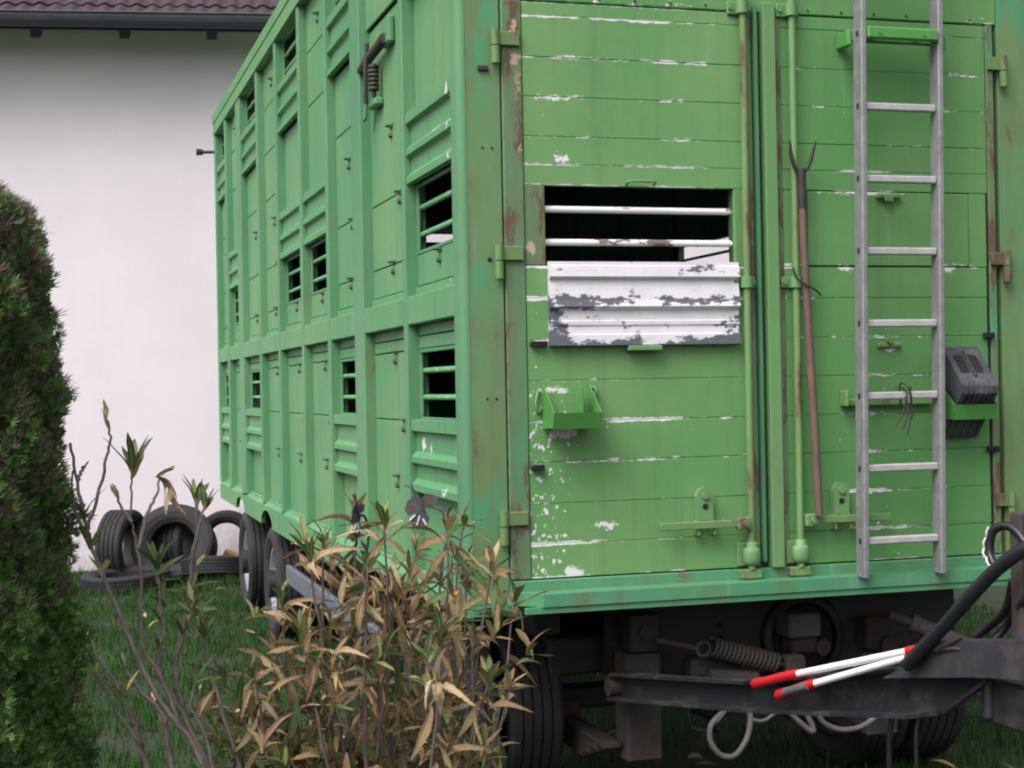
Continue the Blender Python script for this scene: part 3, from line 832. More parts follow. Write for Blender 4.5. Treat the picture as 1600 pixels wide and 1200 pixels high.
# lock rods with brackets
def rod(x, d, zcol):
    MB().tube([(x + 0.006, -0.038, 3.42), (x, -0.038, 1.06)], 0.0145, 12).build('lock_rod', M['rod'], d)
    for z, h in ((3.30, 0.055), (zcol, 0.045)):
        MB().box((x - 0.05, -0.014, z - h / 2), (x + 0.05, -0.003, z + h / 2), 0.004).tube([(x + 0.002, -0.038, z - h / 2), (x + 0.002, -0.038, z + h / 2)], 0.024, 12).tube([(x - 0.038, -0.022, z), (x - 0.038, -0.012, z)], 0.009, 8).tube([(x + 0.04, -0.022, z), (x + 0.04, -0.012, z)], 0.009, 8).build('rod_bracket', M['trim'], d)
    MB().box((x - 0.05, -0.012, 1.072), (x + 0.05, -0.003, 1.165), 0.004).lathe([(1.078, 0.0), (1.078, 0.022), (1.086, 0.032), (1.10, 0.036), (1.135, 0.036), (1.146, 0.030), (1.148, 0.022), (1.172, 0.020), (1.174, 0.0)], lambda a, c, s: (x + c, -0.038 + s * 0.8, a), 14).build('rod_foot', M['trim'], d)
    MB().box((x - 0.045, -0.045, 1.022), (x + 0.045, -0.006, 1.062), 0.006).build('rod_keeper', M['rod'], TR)
rod(1.166, DL, 2.204); rod(1.381, DR, 2.204)
def handle(x0, x1, xk, d):
    b = MB()
    xa, xb = min(x0, x1), max(x0, x1)
    b.box((xa, -0.060, 1.232), (xb, -0.046, 1.262), 0.003)
    b.box((x1 - 0.028, -0.066, 1.222), (x1 + 0.028, -0.030, 1.272), 0.005)
    b.tube([(x1, -0.075, 1.247), (x1, -0.064, 1.247)], 0.012, 8)
    b.build('lock_handle', M['rod'], d)
    k = MB()
    k.prism([(-0.034, 1.262), (-0.036, 1.36), (-0.022, 1.386), (0.0, 1.394), (0.022, 1.386), (0.036, 1.36), (0.034, 1.262)], lambda a, c, t: (xk + a, t, c), -0.034, -0.004)
    k.tube([(xk, -0.044, 1.362), (xk, -0.034, 1.362)], 0.015, 10)
    k.build('handle_keeper', M['trim'], d)
    MB().tube([(xk, -0.0365, 1.318), (xk, -0.0330, 1.318)], 0.012, 12).build('keeper_hole', M['hole'], d)
    MB().box((xk - 0.040, -0.052, 1.205), (xk - 0.028, -0.004, 1.262), 0.003).box((xk + 0.028, -0.052, 1.205), (xk + 0.040, -0.004, 1.262), 0.003).build('handle_fork', M['rod'], d)
handle(0.772, 1.128, 0.972, DL)
handle(1.78, 1.425, 1.570, DR)
# header above the doors, frame strip, bottom sill
MB().box((0.174, 0.004, 3.292), (W - 0.174, 0.06, 4.16), 0.004).build('front_header', M['door_r'], TR)
MB().box((0.174, -0.004, 4.162), (W - 0.174, 0.06, 4.35), 0.004).build('front_header', M['corner'], TR)
for k in range(14):
    x = 0.28 + k * 0.15
    MB().tube([(x, -0.001, 3.308), (x, 0.006, 3.308)], 0.0045, 6).build('rivet', M['hole'], TR)
for z in (2.717, 1.76):
    for x in (0.098, 0.135):
        MB().tube([(x, -0.0015, z), (x, 0.004, z)], 0.005, 6).build('rivet', M['hole'], TR)
MB().tube([(0.118, -0.0015, 2.29), (0.118, 0.004, 2.29)], 0.009, 10).build('rivet', M['hole'], TR)
MB().box((0.082, -0.012, 3.03 - 0.02), (0.125, 0.0, 3.03), 0.003).build('welded_tab', M['rusty'], TR)
MB().box((0.0305, 0.001, 0.93), (W - 0.0305, 0.06, 0.974), 0.003).build('front_sill', M['step'], TR)
MB().box((0.174, -0.010, 0.976), (W - 0.174, 0.05, 1.061), 0.004).build('front_sill', M['step'], TR)
sp_ = [(0.16, -0.012), (0.27, -0.12), (W - 0.10, -0.12), (W - 0.02, -0.012)]
MB().prism(sp_, lambda a, b, d: (a, b, d), 0.972, 1.020).build('front_step', M['step'], TR)
MB().box((0.2, -0.112, 0.945), (W - 0.15, -0.10, 0.971), 0.002).build('step_lip', M['step'], TR)

# ---- chock holders (trays hung on the doors)
def holder(x0, x1, z0, d):
    b = MB(); t = 0.004
    yz = [(-0.004, z0 + 0.165), (-0.02, z0 + 0.165), (-0.155, z0 + 0.055), (-0.135, z0), (-0.02, z0 - 0.005), (-0.004, z0)]
    for x in (x0, x1 - t):
        b.prism(yz, lambda a, c, q: (q, a, c), x, x + t)
    b.prism([(-0.157, z0 + 0.057), (-0.152, z0 + 0.057), (-0.133, z0 - 0.001), (-0.138, z0 - 0.004)], lambda a, c, q: (q, a, c), x0 - 0.002, x1 + 0.002)
    b.prism([(-0.136, z0 - 0.003), (-0.136, z0 + 0.002), (-0.004, z0 + 0.002), (-0.004, z0 - 0.003)], lambda a, c, q: (q, a, c), x0 + t, x1 - t)
    return b
hb = holder(0.315, 0.505, 1.645, DL)
hb.box((0.44, -0.10, 1.66), (0.452, -0.02, 1.80), 0.002)
hb.build('chock_holder', M['holder'], DL)
MB().tube(smooth_path([(0.30, -0.006, 1.79), (0.285, -0.02, 1.74), (0.295, -0.012, 1.70), (0.31, -0.006, 1.72)], 4), 0.006, 6).build('holder_hook', M['rod'], DL)
MB().tube(smooth_path([(0.515, -0.004, 1.80), (0.53, -0.02, 1.79), (0.525, -0.02, 1.765)], 4), 0.006, 6).build('holder_hook', M['rod'], DL)
holder(2.025, 2.225, 1.640, DR).build('chock_holder', M['holder'], DR)

# ladder brackets on the right half
b = MB().box((1.6475, -0.186, 3.166), (1.965, -0.164, 3.214), 0.006).box((1.622, -0.105, 3.168), (2.03, -0.075, 3.215), 0.006).box((1.60, -0.105, 3.150), (1.622, -0.003, 3.215), 0.006).box((2.03, -0.105, 3.150), (2.05, -0.003, 3.215), 0.006)
for x in (1.70, 1.90): b.tube([(x, -0.190, 3.19), (x, -0.074, 3.19)], 0.009, 8)
b.build('ladder_bracket', M['holder'], DR)
MB().box((1.60, -0.030, 1.700), (2.00, -0.004, 1.728), 0.004).box((1.586, -0.06, 1.700), (1.602, -0.004, 1.765), 0.004).build('ladder_bracket', M['rod'], DR)

# ================================================================== UNDERSIDE
MB().box((0.42, 0.5, 0.76), (0.54, LEN - 0.1, 0.95), 0.006).build('chassis_beam', M['dark'], TR)
MB().box((1.96, 0.5, 0.76), (2.08, LEN - 0.1, 0.95), 0.006).build('chassis_beam', M['dark'], TR)
for y in (2.2, 3.6, 5.0, 6.5, 8.0):
    MB().box((0.545, y, 0.82), (1.955, y + 0.08, 0.948), 0.006).build('cross_member', M['dark'], TR)
# front bogie: plate, hub, hangers, springs, axle
fp = MB()
fp.prism([(0.70, 0.60), (0.70, 0.885), (1.33, 0.90), (2.35, 0.90), (2.35, 0.60), (1.82, 0.56), (1.18, 0.56)], lambda a, c, d: (a, d, c), 0.40, 0.43)
fp.build('bogie_plate', M['chassis'], TR)
for x, z in ((1.215, 0.775), (1.215, 0.725)):
    MB().tube([(x, 0.393, z), (x, 0.402, z)], 0.014, 10).build('bolt_hole', M['hole'], TR)
MB().lathe([(0.37, 0.155), (0.37, 0.185), (0.398, 0.20), (0.398, 0.14), (0.37, 0.155)], lambda a, c, s: (1.60 + c, a, 0.70 + s), 32).build('turntable_ring', M['chassis'], TR)
MB().tube([(1.60, 0.385, 0.70), (1.60, 0.398, 0.70)], 0.138, 24).build('turntable_opening', M['hole'], TR)
MB().box((1.455, 0.22, 0.728), (1.60, 0.36, 0.828), 0.008).build('valve_box', M['tan'], TR)
b = MB().box((1.48, 0.25, 0.655), (1.60, 0.36, 0.726), 0.012).tube([(1.62, 0.24, 0.68), (1.62, 0.36, 0.68)], 0.035, 12)
b.build('brake_valve', M['rusty'], TR)
MB().box((1.86, 0.30, 0.64), (2.06, 0.395, 0.78), 0.01).tube([(1.95, 0.26, 0.66), (1.95, 0.30, 0.66)], 0.04, 12).build('hanger_block', M['rusty'], TR)
MB().tube([(1.84, 0.08, 0.825), (1.93, 0.04, 0.79)], 0.022, 10).tube([(1.93, 0.04, 0.79), (2.14, -0.04, 0.69)], 0.036, 12).tube([(1.92, 0.045, 0.795), (1.945, 0.035, 0.784)], 0.042, 12).build('damper', M['mud'], TR)
b = MB().box((0.735, 0.20, 0.715), (0.865, 0.30, 0.875), 0.008)
b.tube([(0.80, 0.185, 0.80), (0.80, 0.20, 0.80)], 0.034, 6)
b.build('spring_shackle', M['chassis'], TR)
b = MB().box((0.712, 0.19, 0.275), (0.865, 0.34, 0.712), 0.012)
b.tube([(0.79, 0.16, 0.60), (0.79, 0.20, 0.60)], 0.05, 14)
b.build('spring_hanger', M['mud'], TR)
b = MB()
for i in range(4):
    b.box((0.625, 0.24 + i * 0.09, 0.33 - i * 0.028), (0.705, 1.50 - i * 0.09, 0.355 - i * 0.028), 0.004)
b.box((0.60, 0.82, 0.24), (0.73, 0.98, 0.42), 0.01)
b.build('leaf_spring', M['rusty'], TR)
b = MB()
for i in range(4):
    b.box((1.78, 0.24 + i * 0.09, 0.33 - i * 0.028), (1.86, 1.50 - i * 0.09, 0.355 - i * 0.028), 0.004)
b.box((1.755, 0.82, 0.24), (1.885, 0.98, 0.42), 0.01)
b.build('leaf_spring', M['rusty'], TR)
MB().box((0.50, 0.55, 0.58), (2.0, 1.35, 0.74), 0.01).build('bogie_frame', M['dark'], TR)
for y, nm in ((0.90, 'axle'), (5.68, 'axle'), (7.30, 'axle')):
    MB().box((0.30, y - 0.05, 0.37), (2.20, y + 0.05, 0.47), 0.01).build(nm, M['dark'], TR)
MB().lathe([(0.30, 0.0), (0.30, 0.10), (0.34, 0.12), (0.50, 0.12), (0.54, 0.10), (0.54, 0.0)], lambda a, c, s: (1.25 + c, a + 0.2, 0.46 + s), 20).build('brake_chamber', M['dark'], TR)
# tension spring with eye rod
b = MB()
ax0, ax1 = Vector((1.035, 0.09, 0.742)), Vector((1.322, 0.09, 0.658))
d_ = (ax1 - ax0); un = d_.normalized(); uu = un.cross(Vector((0, 1, 0))).normalized(); vv_ = Vector((0, 1, 0))
cpts = []
for i in range(15 * 10 + 1):
    t = i / 150; a = 2 * math.pi * 15 * t
    cpts.append(ax0 + d_ * t + (uu * math.cos(a) + vv_ * math.sin(a)) * 0.036)
b.tube(cpts, 0.0082, 6)
b.build('tension_spring', M['mud'], TR)
b = MB().tube([(0.82, 0.14, 0.774), (0.99, 0.10, 0.737)], 0.013, 8)
b.lathe([(-0.008, 0.022), (0.008, 0.022), (0.008, 0.036), (-0.008, 0.036)], lambda a, c, s: (1.005 + c, 0.09 + a, 0.735 + s), 16, closed=True)
b.build('spring_rod', M['rusty'], TR)
b = MB().tube([(1.27, 0.09, 0.675), (1.37, 0.09, 0.645)], 0.010, 8)
b.build('spring_rod', M['rusty'], TR)
MB().box((1.36, 0.06, 0.60), (1.45, 0.14, 0.685), 0.012).build('spring_anchor', M['rusty'], TR)
b = MB().box((0.98, 0.14, 0.60), (1.20, 0.26, 0.69), 0.02).tube([(1.03, 0.10, 0.62), (1.24, 0.10, 0.60)], 0.032, 10).tube([(1.16, 0.08, 0.59), (1.28, 0.07, 0.585)], 0.018, 8)
b.build('valve_block', M['mud'], TR)
b = MB().lathe([(0, 0.0), (0, 0.05), (-0.015, 0.062), (-0.03, 0.062), (-0.045, 0.05), (-0.045, 0)], lambda a, c, s: (1.76 + c, 0.12 + a, 0.545 + s), 16)
b.build('filter_cap', M['tan'], TR)
# cable loops
def cable(pts, r, mat, name='air_line'):
    return MB().tube(smooth_path(pts, 7), r, 8).build(name, mat, TR)
cable([(1.20, 0.12, 0.50), (1.21, 0.10, 0.44), (1.188, 0.09, 0.36), (1.13, 0.08, 0.30), (1.07, 0.08, 0.305), (1.03, 0.09, 0.36), (1.04, 0.10, 0.43), (1.12, 0.12, 0.475), (1.2, 0.14, 0.48)], 0.0125, M['grey_cable'])
cable([(0.94, 0.1, 0.50), (0.95, 0.1, 0.43), (1.0, 0.1, 0.405), (1.06, 0.1, 0.43), (1.12, 0.1, 0.49)], 0.007, M['hose'])
cable([(1.19, 0.1, 0.48), (1.22, 0.1, 0.435), (1.27, 0.1, 0.425), (1.32, 0.1, 0.45)], 0.008, M['grey_cable'])
cable([(1.37, 0.08, 0.48), (1.39, 0.08, 0.44), (1.47, 0.08, 0.37), (1.48, 0.08, 0.385), (1.45, 0.08, 0.45), (1.44, 0.08, 0.5)], 0.012, M['grey_cable'])
cable([(1.49, 0.08, 0.47), (1.53, 0.08, 0.40), (1.607, 0.08, 0.365), (1.70, 0.08, 0.37), (1.786, 0.08, 0.42), (1.82, 0.1, 0.47)], 0.012, M['grey_cable'])
MB().box((1.80, 0.2, 0.295), (1.945, 0.27, 0.385), 0.008).build('junction_box', M['mud'], TR)
MB().tube([(1.87, 0.23, 0.38), (1.87, 0.23, 0.52)], 0.012, 8).build('junction_pipe', M['hose'], TR)

# ---- wheels
def tyre_profile(r, w, rr, ribs=5):
    """closed (axial, radius) section of a truck tyre with circumferential grooves"""
    h = w / 2
    p = [(-h * 0.62, rr), (-h * 0.86, rr + (r - rr) * 0.22), (-h, rr + (r - rr) * 0.52), (-h * 0.97, rr + (r - rr) * 0.80), (-h * 0.86, r * 0.985)]
    step = 2 * h * 0.84 / ribs
    for i in range(ribs):
        a = -h * 0.84 + i * step
        p += [(a, r), (a + step * 0.76, r)]
        if i < ribs - 1: p += [(a + step * 0.80, r - 0.014), (a + step * 0.96, r - 0.014)]
    p += [(h * 0.86, r * 0.985), (h * 0.97, rr + (r - rr) * 0.80), (h, rr + (r - rr) * 0.52), (h * 0.86, rr + (r - rr) * 0.22), (h * 0.62, rr)]
    return p
def make_wheel(cx, cy, r=0.41, w=0.25, inner=True):
    root = MB().tube([(cx - 0.02, cy, r), (cx + 0.10, cy, r)], 0.10, 20)
    root = root.build('wheel', M['dark'], TR)
    MB().lathe(tyre_profile(r, w, 0.25), lambda a, c, s: (cx + w / 2 + a, cy + c, r + s), 64, closed=True, smooth=False).build('tyre', M['rubber'], root)
    rim = MB().lathe([(0.028, 0.262), (0.010, 0.262), (0.012, 0.240), (0.085, 0.225), (0.10, 0.19), (0.085, 0.13), (0.03, 0.115), (0.01, 0.09), (0.005, 0.0)], lambda a, c, s: (cx + 0.02 + a, cy + c, r + s), 40).build('rim', M['rim'], root)
    b = MB()
    for k in range(8):
        a = 2 * math.pi * k / 8
        b.tube([(cx + 0.02 + 0.095, cy + 0.165 * math.cos(a), r + 0.165 * math.sin(a)), (cx + 0.055, cy + 0.165 * math.cos(a), r + 0.165 * math.sin(a))], 0.013, 6)
    b.build('wheel_nuts', M['iron'], root)
    if inner:
        MB().lathe(tyre_profile(r, w, 0.25), lambda a, c, s: (cx + w * 1.5 + 0.035 + a, cy + c, r + s), 64, closed=True, smooth=False).build('tyre', M['rubber'], root)
    return root
make_wheel(0.03, 0.92)
make_wheel(0.02, 5.68); make_wheel(0.02, 7.30)
def mirror_wheel(cy):
    r, w = 0.41, 0.25
    root = MB().tube([(W - 0.03, cy, r), (W - 0.15, cy, r)], 0.10, 16).build('wheel', M['dark'], TR)
    for o_ in (0.03, 0.315):
        MB().lathe(tyre_profile(r, w, 0.25), lambda a, c, s: (W - o_ - w / 2 + a, cy + c, r + s), 48, closed=True, smooth=False).build('tyre', M['rubber'], root)
for cy in (0.92, 5.68, 7.30): mirror_wheel(cy)
# side under-run guard and its brackets
MB().box((0.0, 1.55, 0.525), (0.035, 4.75, 0.645), 0.006).build('underrun_guard', M['guard'], TR)
for y in (1.9, 3.2, 4.5):
    MB().box((0.036, y, 0.55), (0.075, y + 0.05, 0.94), 0.004).build('guard_bracket', M['dark'], TR)
for y in (2.9, 1.2):
    MB().tube([(-0.006, y, 0.885 if y > 2 else 0.95), (0.012, y, 0.885 if y > 2 else 0.95)], 0.024, 12).build('side_marker', M['lamp'], TR)

# ---- drawbar: two channel arms that meet at the hitch
def arm(A, B, name, flip):
    ax = Vector((B[0] - A[0], B[1] - A[1])); ln = ax.length; ax = ax / ln
    nn = Vector((ax.y, -ax.x)) * flip          # outward side
    def fn(s, z, d): return (A[0] + ax.x * s + nn.x * d, A[1] + ax.y * s + nn.y * d, z)
    return fn
fa = arm((0.62, 0.2), (1.2, -2.2), 'arm', 1)
# distance along the arm from the rear pivot
def S(y): return (0.2 - y) * math.hypot(0.58, 2.4) / 2.4
def draw_arm(fn, lighter):
    web = [(S(0.10), 0.565), (S(-0.80), 0.672), (S(-1.51), 0.779), (S(-1.62), 0.808), (S(-1.79), 0.93), (S(-1.40), 0.905), (S(-0.73), 0.764), (S(0.10), 0.665)]
    p = MB().prism(web, fn, -0.012, 0.0)
    # flanges
    def fl(s0, z0, s1, z1, w): p.prism([(s0, z0), (s1, z1), (s1, z1 + 0.012), (s0, z0 + 0.012)], fn, 0.001, w)
    fl(S(0.10), 0.560, S(-0.80), 0.667, 0.06); fl(S(-0.80), 0.667, S(-1.51), 0.774, 0.06); fl(S(-1.51), 0.774, S(-1.62), 0.803, 0.05); fl(S(-1.62), 0.803, S(-1.79), 0.925, 0.03)
    fl(S(0.10), 0.654, S(-0.73), 0.753, 0.05); fl(S(-0.73), 0.753, S(-1.40), 0.894, 0.03)
    arm_ = p.build('drawbar_arm', M['chassis'], TR)
    q = MB().prism([(S(-1.42), 0.885), (S(-1.51), 0.935), (S(-1.64), 1.030), (S(-2.3), 1.12), (S(-2.3), 0.995), (S(-1.81), 0.948)], fn, 0.004, 0.07)
    q.build('drawbar_head', M['drawbar'], TR)
    return arm_
draw_arm(fa, True)
fb = arm((1.88, 0.2), (1.3, -2.2), 'arm', -1)
draw_arm(fb, False)
MB().tube([(0.60, 0.11, 0.61), (0.76, 0.11, 0.61)], 0.038, 16).build('drawbar_pivot', M['rusty'], TR)
MB().tube([(1.74, 0.11, 0.61), (1.90, 0.11, 0.61)], 0.055, 16).build('drawbar_pivot', M['rusty'], TR)
MB().box((0.80, -0.55, 0.690), (1.72, -0.49, 0.725), 0.006).build('drawbar_brace', M['chassis'], TR)
MB().box((1.0, -1.30, 0.80), (1.5, -1.24, 0.86), 0.006).build('drawbar_brace', M['chassis'], TR)
MB().box((1.10, -2.36, 0.965), (1.41, -1.98, 1.06), 0.012).build('drawbar_nose', M['drawbar'], TR)
MB().tube([(1.25, -2.35, 1.02), (1.25, -2.52, 1.03)], 0.035, 12).lathe([(-0.02, 0.032), (0.02, 0.032), (0.02, 0.065), (-0.02, 0.065)], lambda a, c, s: (1.25 + c, -2.58 + s, 1.03 + a), 20, closed=True).build('tow_eye', M['rusty'], TR)
# box below the head, hanging bolt, upright carrier for the hoses
MB().box((1.10, -1.95, 0.80), (1.30, -1.72, 0.935), 0.01).build('drawbar_lock', M['dark'], TR)
MB().tube([(1.095, -1.775, 0.93), (1.095, -1.775, 0.82)], 0.016, 10).build('hanging_bolt', M['dark'], TR)
MB().box((1.125, -1.90, 1.055), (1.175, -1.845, 1.42), 0.006).build('hose_carrier', M['mud'], TR)
cable([(0.945, -1.575, 0.945), (0.965, -1.64, 1.01), (0.995, -1.72, 1.09), (1.045, -1.88, 1.25), (1.10, -1.99, 1.34), (1.18, -2.03, 1.38)], 0.022, M['hose'], 'coupling_hose')
cable([(1.09, -1.84, 1.25), (1.09, -1.80, 1.30), (1.10, -1.81, 1.365), (1.125, -1.86, 1.375), (1.135, -1.92, 1.32), (1.14, -1.94, 1.22), (1.13, -1.88, 1.15)], 0.013, M['hose'], 'coupling_hose')
tp = smooth_path([(1.078, -1.825, 1.26), (1.078, -1.79, 1.305), (1.088, -1.80, 1.368)], 8)
MB().tube([Vector(p) + Vector((0.004 * math.sin(i * 1.6), 0, 0.006 * math.cos(i * 1.6))) for i, p in enumerate(tp)], 0.0035, 6).build('hose_wrap', M['silver'], TR)
cable([(1.14, -1.84, 1.22), (1.155, -1.78, 1.13), (1.15, -1.70, 1.07), (1.13, -1.66, 1.035)], 0.014, M['hose'], 'coupling_hose')
cable([(1.16, -1.86, 1.30), (1.20, -1.78, 1.18), (1.20, -1.72, 1.08), (1.17, -1.70, 1.03)], 0.014, M['hose'], 'coupling_hose')
cable([(1.02, -1.38, 0.80), (1.0, -1.375, 0.70), (0.998, -1.37, 0.58), (0.99, -1.37, 0.30), (1.0, -1.36, 0.04)], 0.009, M['hose'], 'hanging_cord')
cable([(1.05, -1.47, 0.80), (1.03, -1.48, 0.70), (1.03, -1.48, 0.55), (1.025, -1.48, 0.30), (1.03, -1.48, 0.05)], 0.007, M['hose'], 'hanging_cord')

# ================================================================== THINGS ON THE TRAILER
# ---- ladder
LD = thing('ladder', 'long aluminium ladder standing upright against the front doors of the trailer', 'ladder', (1.80, -0.115, 1.021))
def lrail(xa, xb, name='rail'):
    # hollow rail, slightly slanted across the door
    z0, z1, xt = 1.021, 3.95, 0.045
    b = MB()
    def fn(a, c, t): return (a + xt * (t - z0) / (z1 - z0), c, t)
    b.prism([(xa, -0.172), (xa + 0.004, -0.176), (xb - 0.004, -0.176), (xb, -0.172), (xb, -0.112), (xb - 0.004, -0.108), (xa + 0.004, -0.108), (xa, -0.112)], fn, z0, z1)
    return b.build(name, M['alu'], LD)
lrail(1.588, 1.612); lrail(1.935, 1.959)
for k in range(10):
    z = 1.162 + 0.2895 * k
    if z > 3.9: break
    s = 0.045 * (z - 1.021) / 2.93
    MB().box((1.613 + s, -0.160, z - 0.015), (1.934 + s, -0.126, z + 0.015), 0.005).build('rung', M['rung'], LD)
    MB().box((1.5868 + s, -0.152, z - 0.012), (1.589 + s, -0.135, z + 0.012), 0.0008).build('rung_socket', M['hole'], LD)
MB().box((1.6125 + 0.0155, -0.158, 2.05), (1.6145 + 0.0155, -0.128, 2.27), 0.0006).build('sticker', M['orna_white'], LD)
# ---- tie wire round a rung
TW_ = thing('tie_wire', 'rusty twisted wire tied round a middle ladder rung', 'wire', (1.80, -0.14, 1.70))
b = MB()
b.tube(smooth_path([(1.80, -0.17, 1.76), (1.79, -0.175, 1.73), (1.80, -0.165, 1.70), (1.815, -0.15, 1.69), (1.82, -0.165, 1.72), (1.805, -0.172, 1.77), (1.79, -0.14, 1.79), (1.80, -0.11, 1.75), (1.80, -0.12, 1.70)], 6), 0.004, 5)
b.build('wire_loop', M['iron'], TW_)
for i, (dx, dz) in enumerate(((-0.05, -0.09), (-0.02, -0.11), (0.02, -0.07), (0.0, -0.13))):
    MB().tube(smooth_path([(1.80 + dx * 0.2, -0.168, 1.71), (1.80 + dx * 0.7 + 0.01, -0.17, 1.71 + dz * 0.5), (1.80 + dx, -0.16, 1.71 + dz)], 5), 0.0028, 5).build('wire_end', M['rusty'], TW_)
for dx in (-0.06, -0.03, 0.03):
    MB().tube(smooth_path([(1.80, -0.165, 1.755), (1.80 + dx * 0.6, -0.16, 1.775), (1.80 + dx, -0.15, 1.762)], 5), 0.0028, 5).build('wire_end', M['iron'], TW_)
# ---- fork
FK = thing('garden_fork', 'old fork with a long brown wooden handle leaning upside down on the doors', 'fork', (1.44, -0.075, 1.28))
FK2 = MB().tube(smooth_path([(1.443, -0.082, 1.268), (1.435, -0.075, 1.6), (1.422, -0.065, 2.0), (1.408, -0.065, 2.35), (1.401, -0.068, 2.63)], 5), [0.0165] * 10 + [0.015] * 11, 10)
FK2.build('wooden_handle', M['wood'], FK)
MB().tube([(1.403, -0.068, 2.50), (1.400, -0.068, 2.655)], [0.0165, 0.019], 10).build('socket', M['iron'], FK)
for s in (-1, 1):
    MB().tube(smooth_path([(1.40 + s * 0.004, -0.068, 2.63), (1.40 + s * 0.03, -0.070, 2.665), (1.399 + s * 0.046, -0.078, 2.71), (1.397 + s * 0.056, -0.095, 2.762)], 6), [0.009] * 12 + [0.008, 0.007, 0.006, 0.006, 0.005, 0.004, 0.003], 7).build('prong', M['iron'], FK)
# ---- black binding wire round the fork and rod
MB().tube(smooth_path([(1.36, -0.06, 2.26), (1.37, -0.07, 2.22), (1.40, -0.085, 2.19), (1.44, -0.09, 2.17), (1.475, -0.07, 2.15)], 6), 0.004, 6).build('binding_wire', M['hose'], DR)
# ---- wheel chock
CK = thing('wheel_chock', 'black ribbed wheel chock sitting in the green holder beside the ladder', 'wheel chock', (2.12, -0.08, 1.65))
yz = [(-0.026, 1.93), (-0.045, 1.935), (-0.190, 1.775), (-0.192, 1.745), (-0.160, 1.715), (-0.030, 1.56), (-0.012, 1.56), (-0.012, 1.90)]
MB().prism(yz, lambda a, c, q: (q, a, c), 2.040, 2.205).build('body', M['chock'], CK)
for i in range(7):
    x = 2.046 + i * 0.0235
    MB().prism([(-0.188, 1.787), (-0.198, 1.772), (-0.199, 1.742), (-0.164, 1.708), (-0.160, 1.716)], lambda a, c, q: (q, a, c), x, x + 0.012).build('rib', M['chock'], CK)
def ckt(u, v, d):   # u along the slope, v across, d out of the sloping top
    dy, dz = -0.145, -0.16; l = math.hypot(dy, dz)
    return (2.1225 + v, -0.045 + dy * u - (-dz / l) * d * -1 * -1, 1.935 + dz * u + (-dy / l) * d)
for v in (-0.030, 0.035):
    MB().prism([(0.22, v - 0.022), (0.30, v - 0.027), (0.60, v - 0.027), (0.68, v - 0.022), (0.68, v + 0.010), (0.60, v + 0.016), (0.30, v + 0.016), (0.22, v + 0.010)], lambda a, c, q: ckt(a, c, q), 0.0005, 0.0025).build('slot', M['hole'], CK)
MB().tube([ckt(0.12, 0.0, 0.004), ckt(0.78, 0.0, 0.004)], 0.006, 8).build('handle_bar', M['mud'], CK)
b = MB()
for i in range(5):
    x = 2.05 + i * 0.034
    b.prism([(-0.145, 1.700), (-0.152, 1.694), (-0.034, 1.558), (-0.03, 1.562)], lambda a, c, q: (q, a, c), x, x + 0.016)
b.build('lower_ribs', M['chock'], CK)

# ---- loppers
LP = thing('loppers', 'long-handled loppers with white tubes and red grips resting on the drawbar', 'loppers', (0.95, -1.2, 0.84))
off = Vector((-0.085, -0.02, 0.0)) + Vector((0.0155, -0.063, 0.018))
def Lp(a, b_, t): return Vector(a) + (Vector(b_) - Vector(a)) * t + off
u0, u1 = (0.865, -0.745, 0.757), (1.048, -1.50, 0.976)
l0, l1 = (0.893, -0.868, 0.739), (1.047, -1.49, 0.958)
for (a, c, nm) in ((u0, u1, 0), (l0, l1, 1)):
    MB().tube([Lp(a, c, 0.24), Lp(a, c, 0.96)], 0.0118, 12).build('handle_tube', M['white_tube'], LP)
    gpts = [Lp(a, c, 0.0) + Vector((0, 0, -0.006)), Lp(a, c, 0.015) + Vector((0, 0, -0.005)), Lp(a, c, 0.09) + Vector((0, 0, -0.004)), Lp(a, c, 0.19), Lp(a, c, 0.27), Lp(a, c, 0.30)]
    MB().tube(gpts, [0.015, 0.020, 0.0165, 0.016, 0.017, 0.0145], 12).build('grip', M['red'], LP)
    if nm: MB().tube([Lp(a, c, 0.07) + Vector((-0.007, -0.006, 0)), Lp(a, c, 0.25) + Vector((-0.007, -0.006, 0))], 0.0142, 10).build('grip_inlay', M['greygrip'], LP)
    MB().tube([Lp(a, c, 0.95), Lp(a, c, 1.02)], [0.015, 0.016], 10).build('collar', M['red'], LP)
e0 = Lp(u0, u1, 1.0); e1 = Lp(l0, l1, 1.0); dd = (Vector(u1) - Vector(u0)).normalized()
MB().tube([e0, e0 + dd * 0.09 + Vector((0, 0, -0.01)), e0 + dd * 0.19 + Vector((0, 0, 0.01))], [0.012, 0.016, 0.005], 8).build('blade', M['iron'], LP)
MB().tube([e1, e1 + dd * 0.10 + Vector((0, 0, 0.006)), e1 + dd * 0.19 + Vector((0, 0, -0.01))], [0.012, 0.014, 0.004], 8).build('hook_blade', M['iron'], LP)

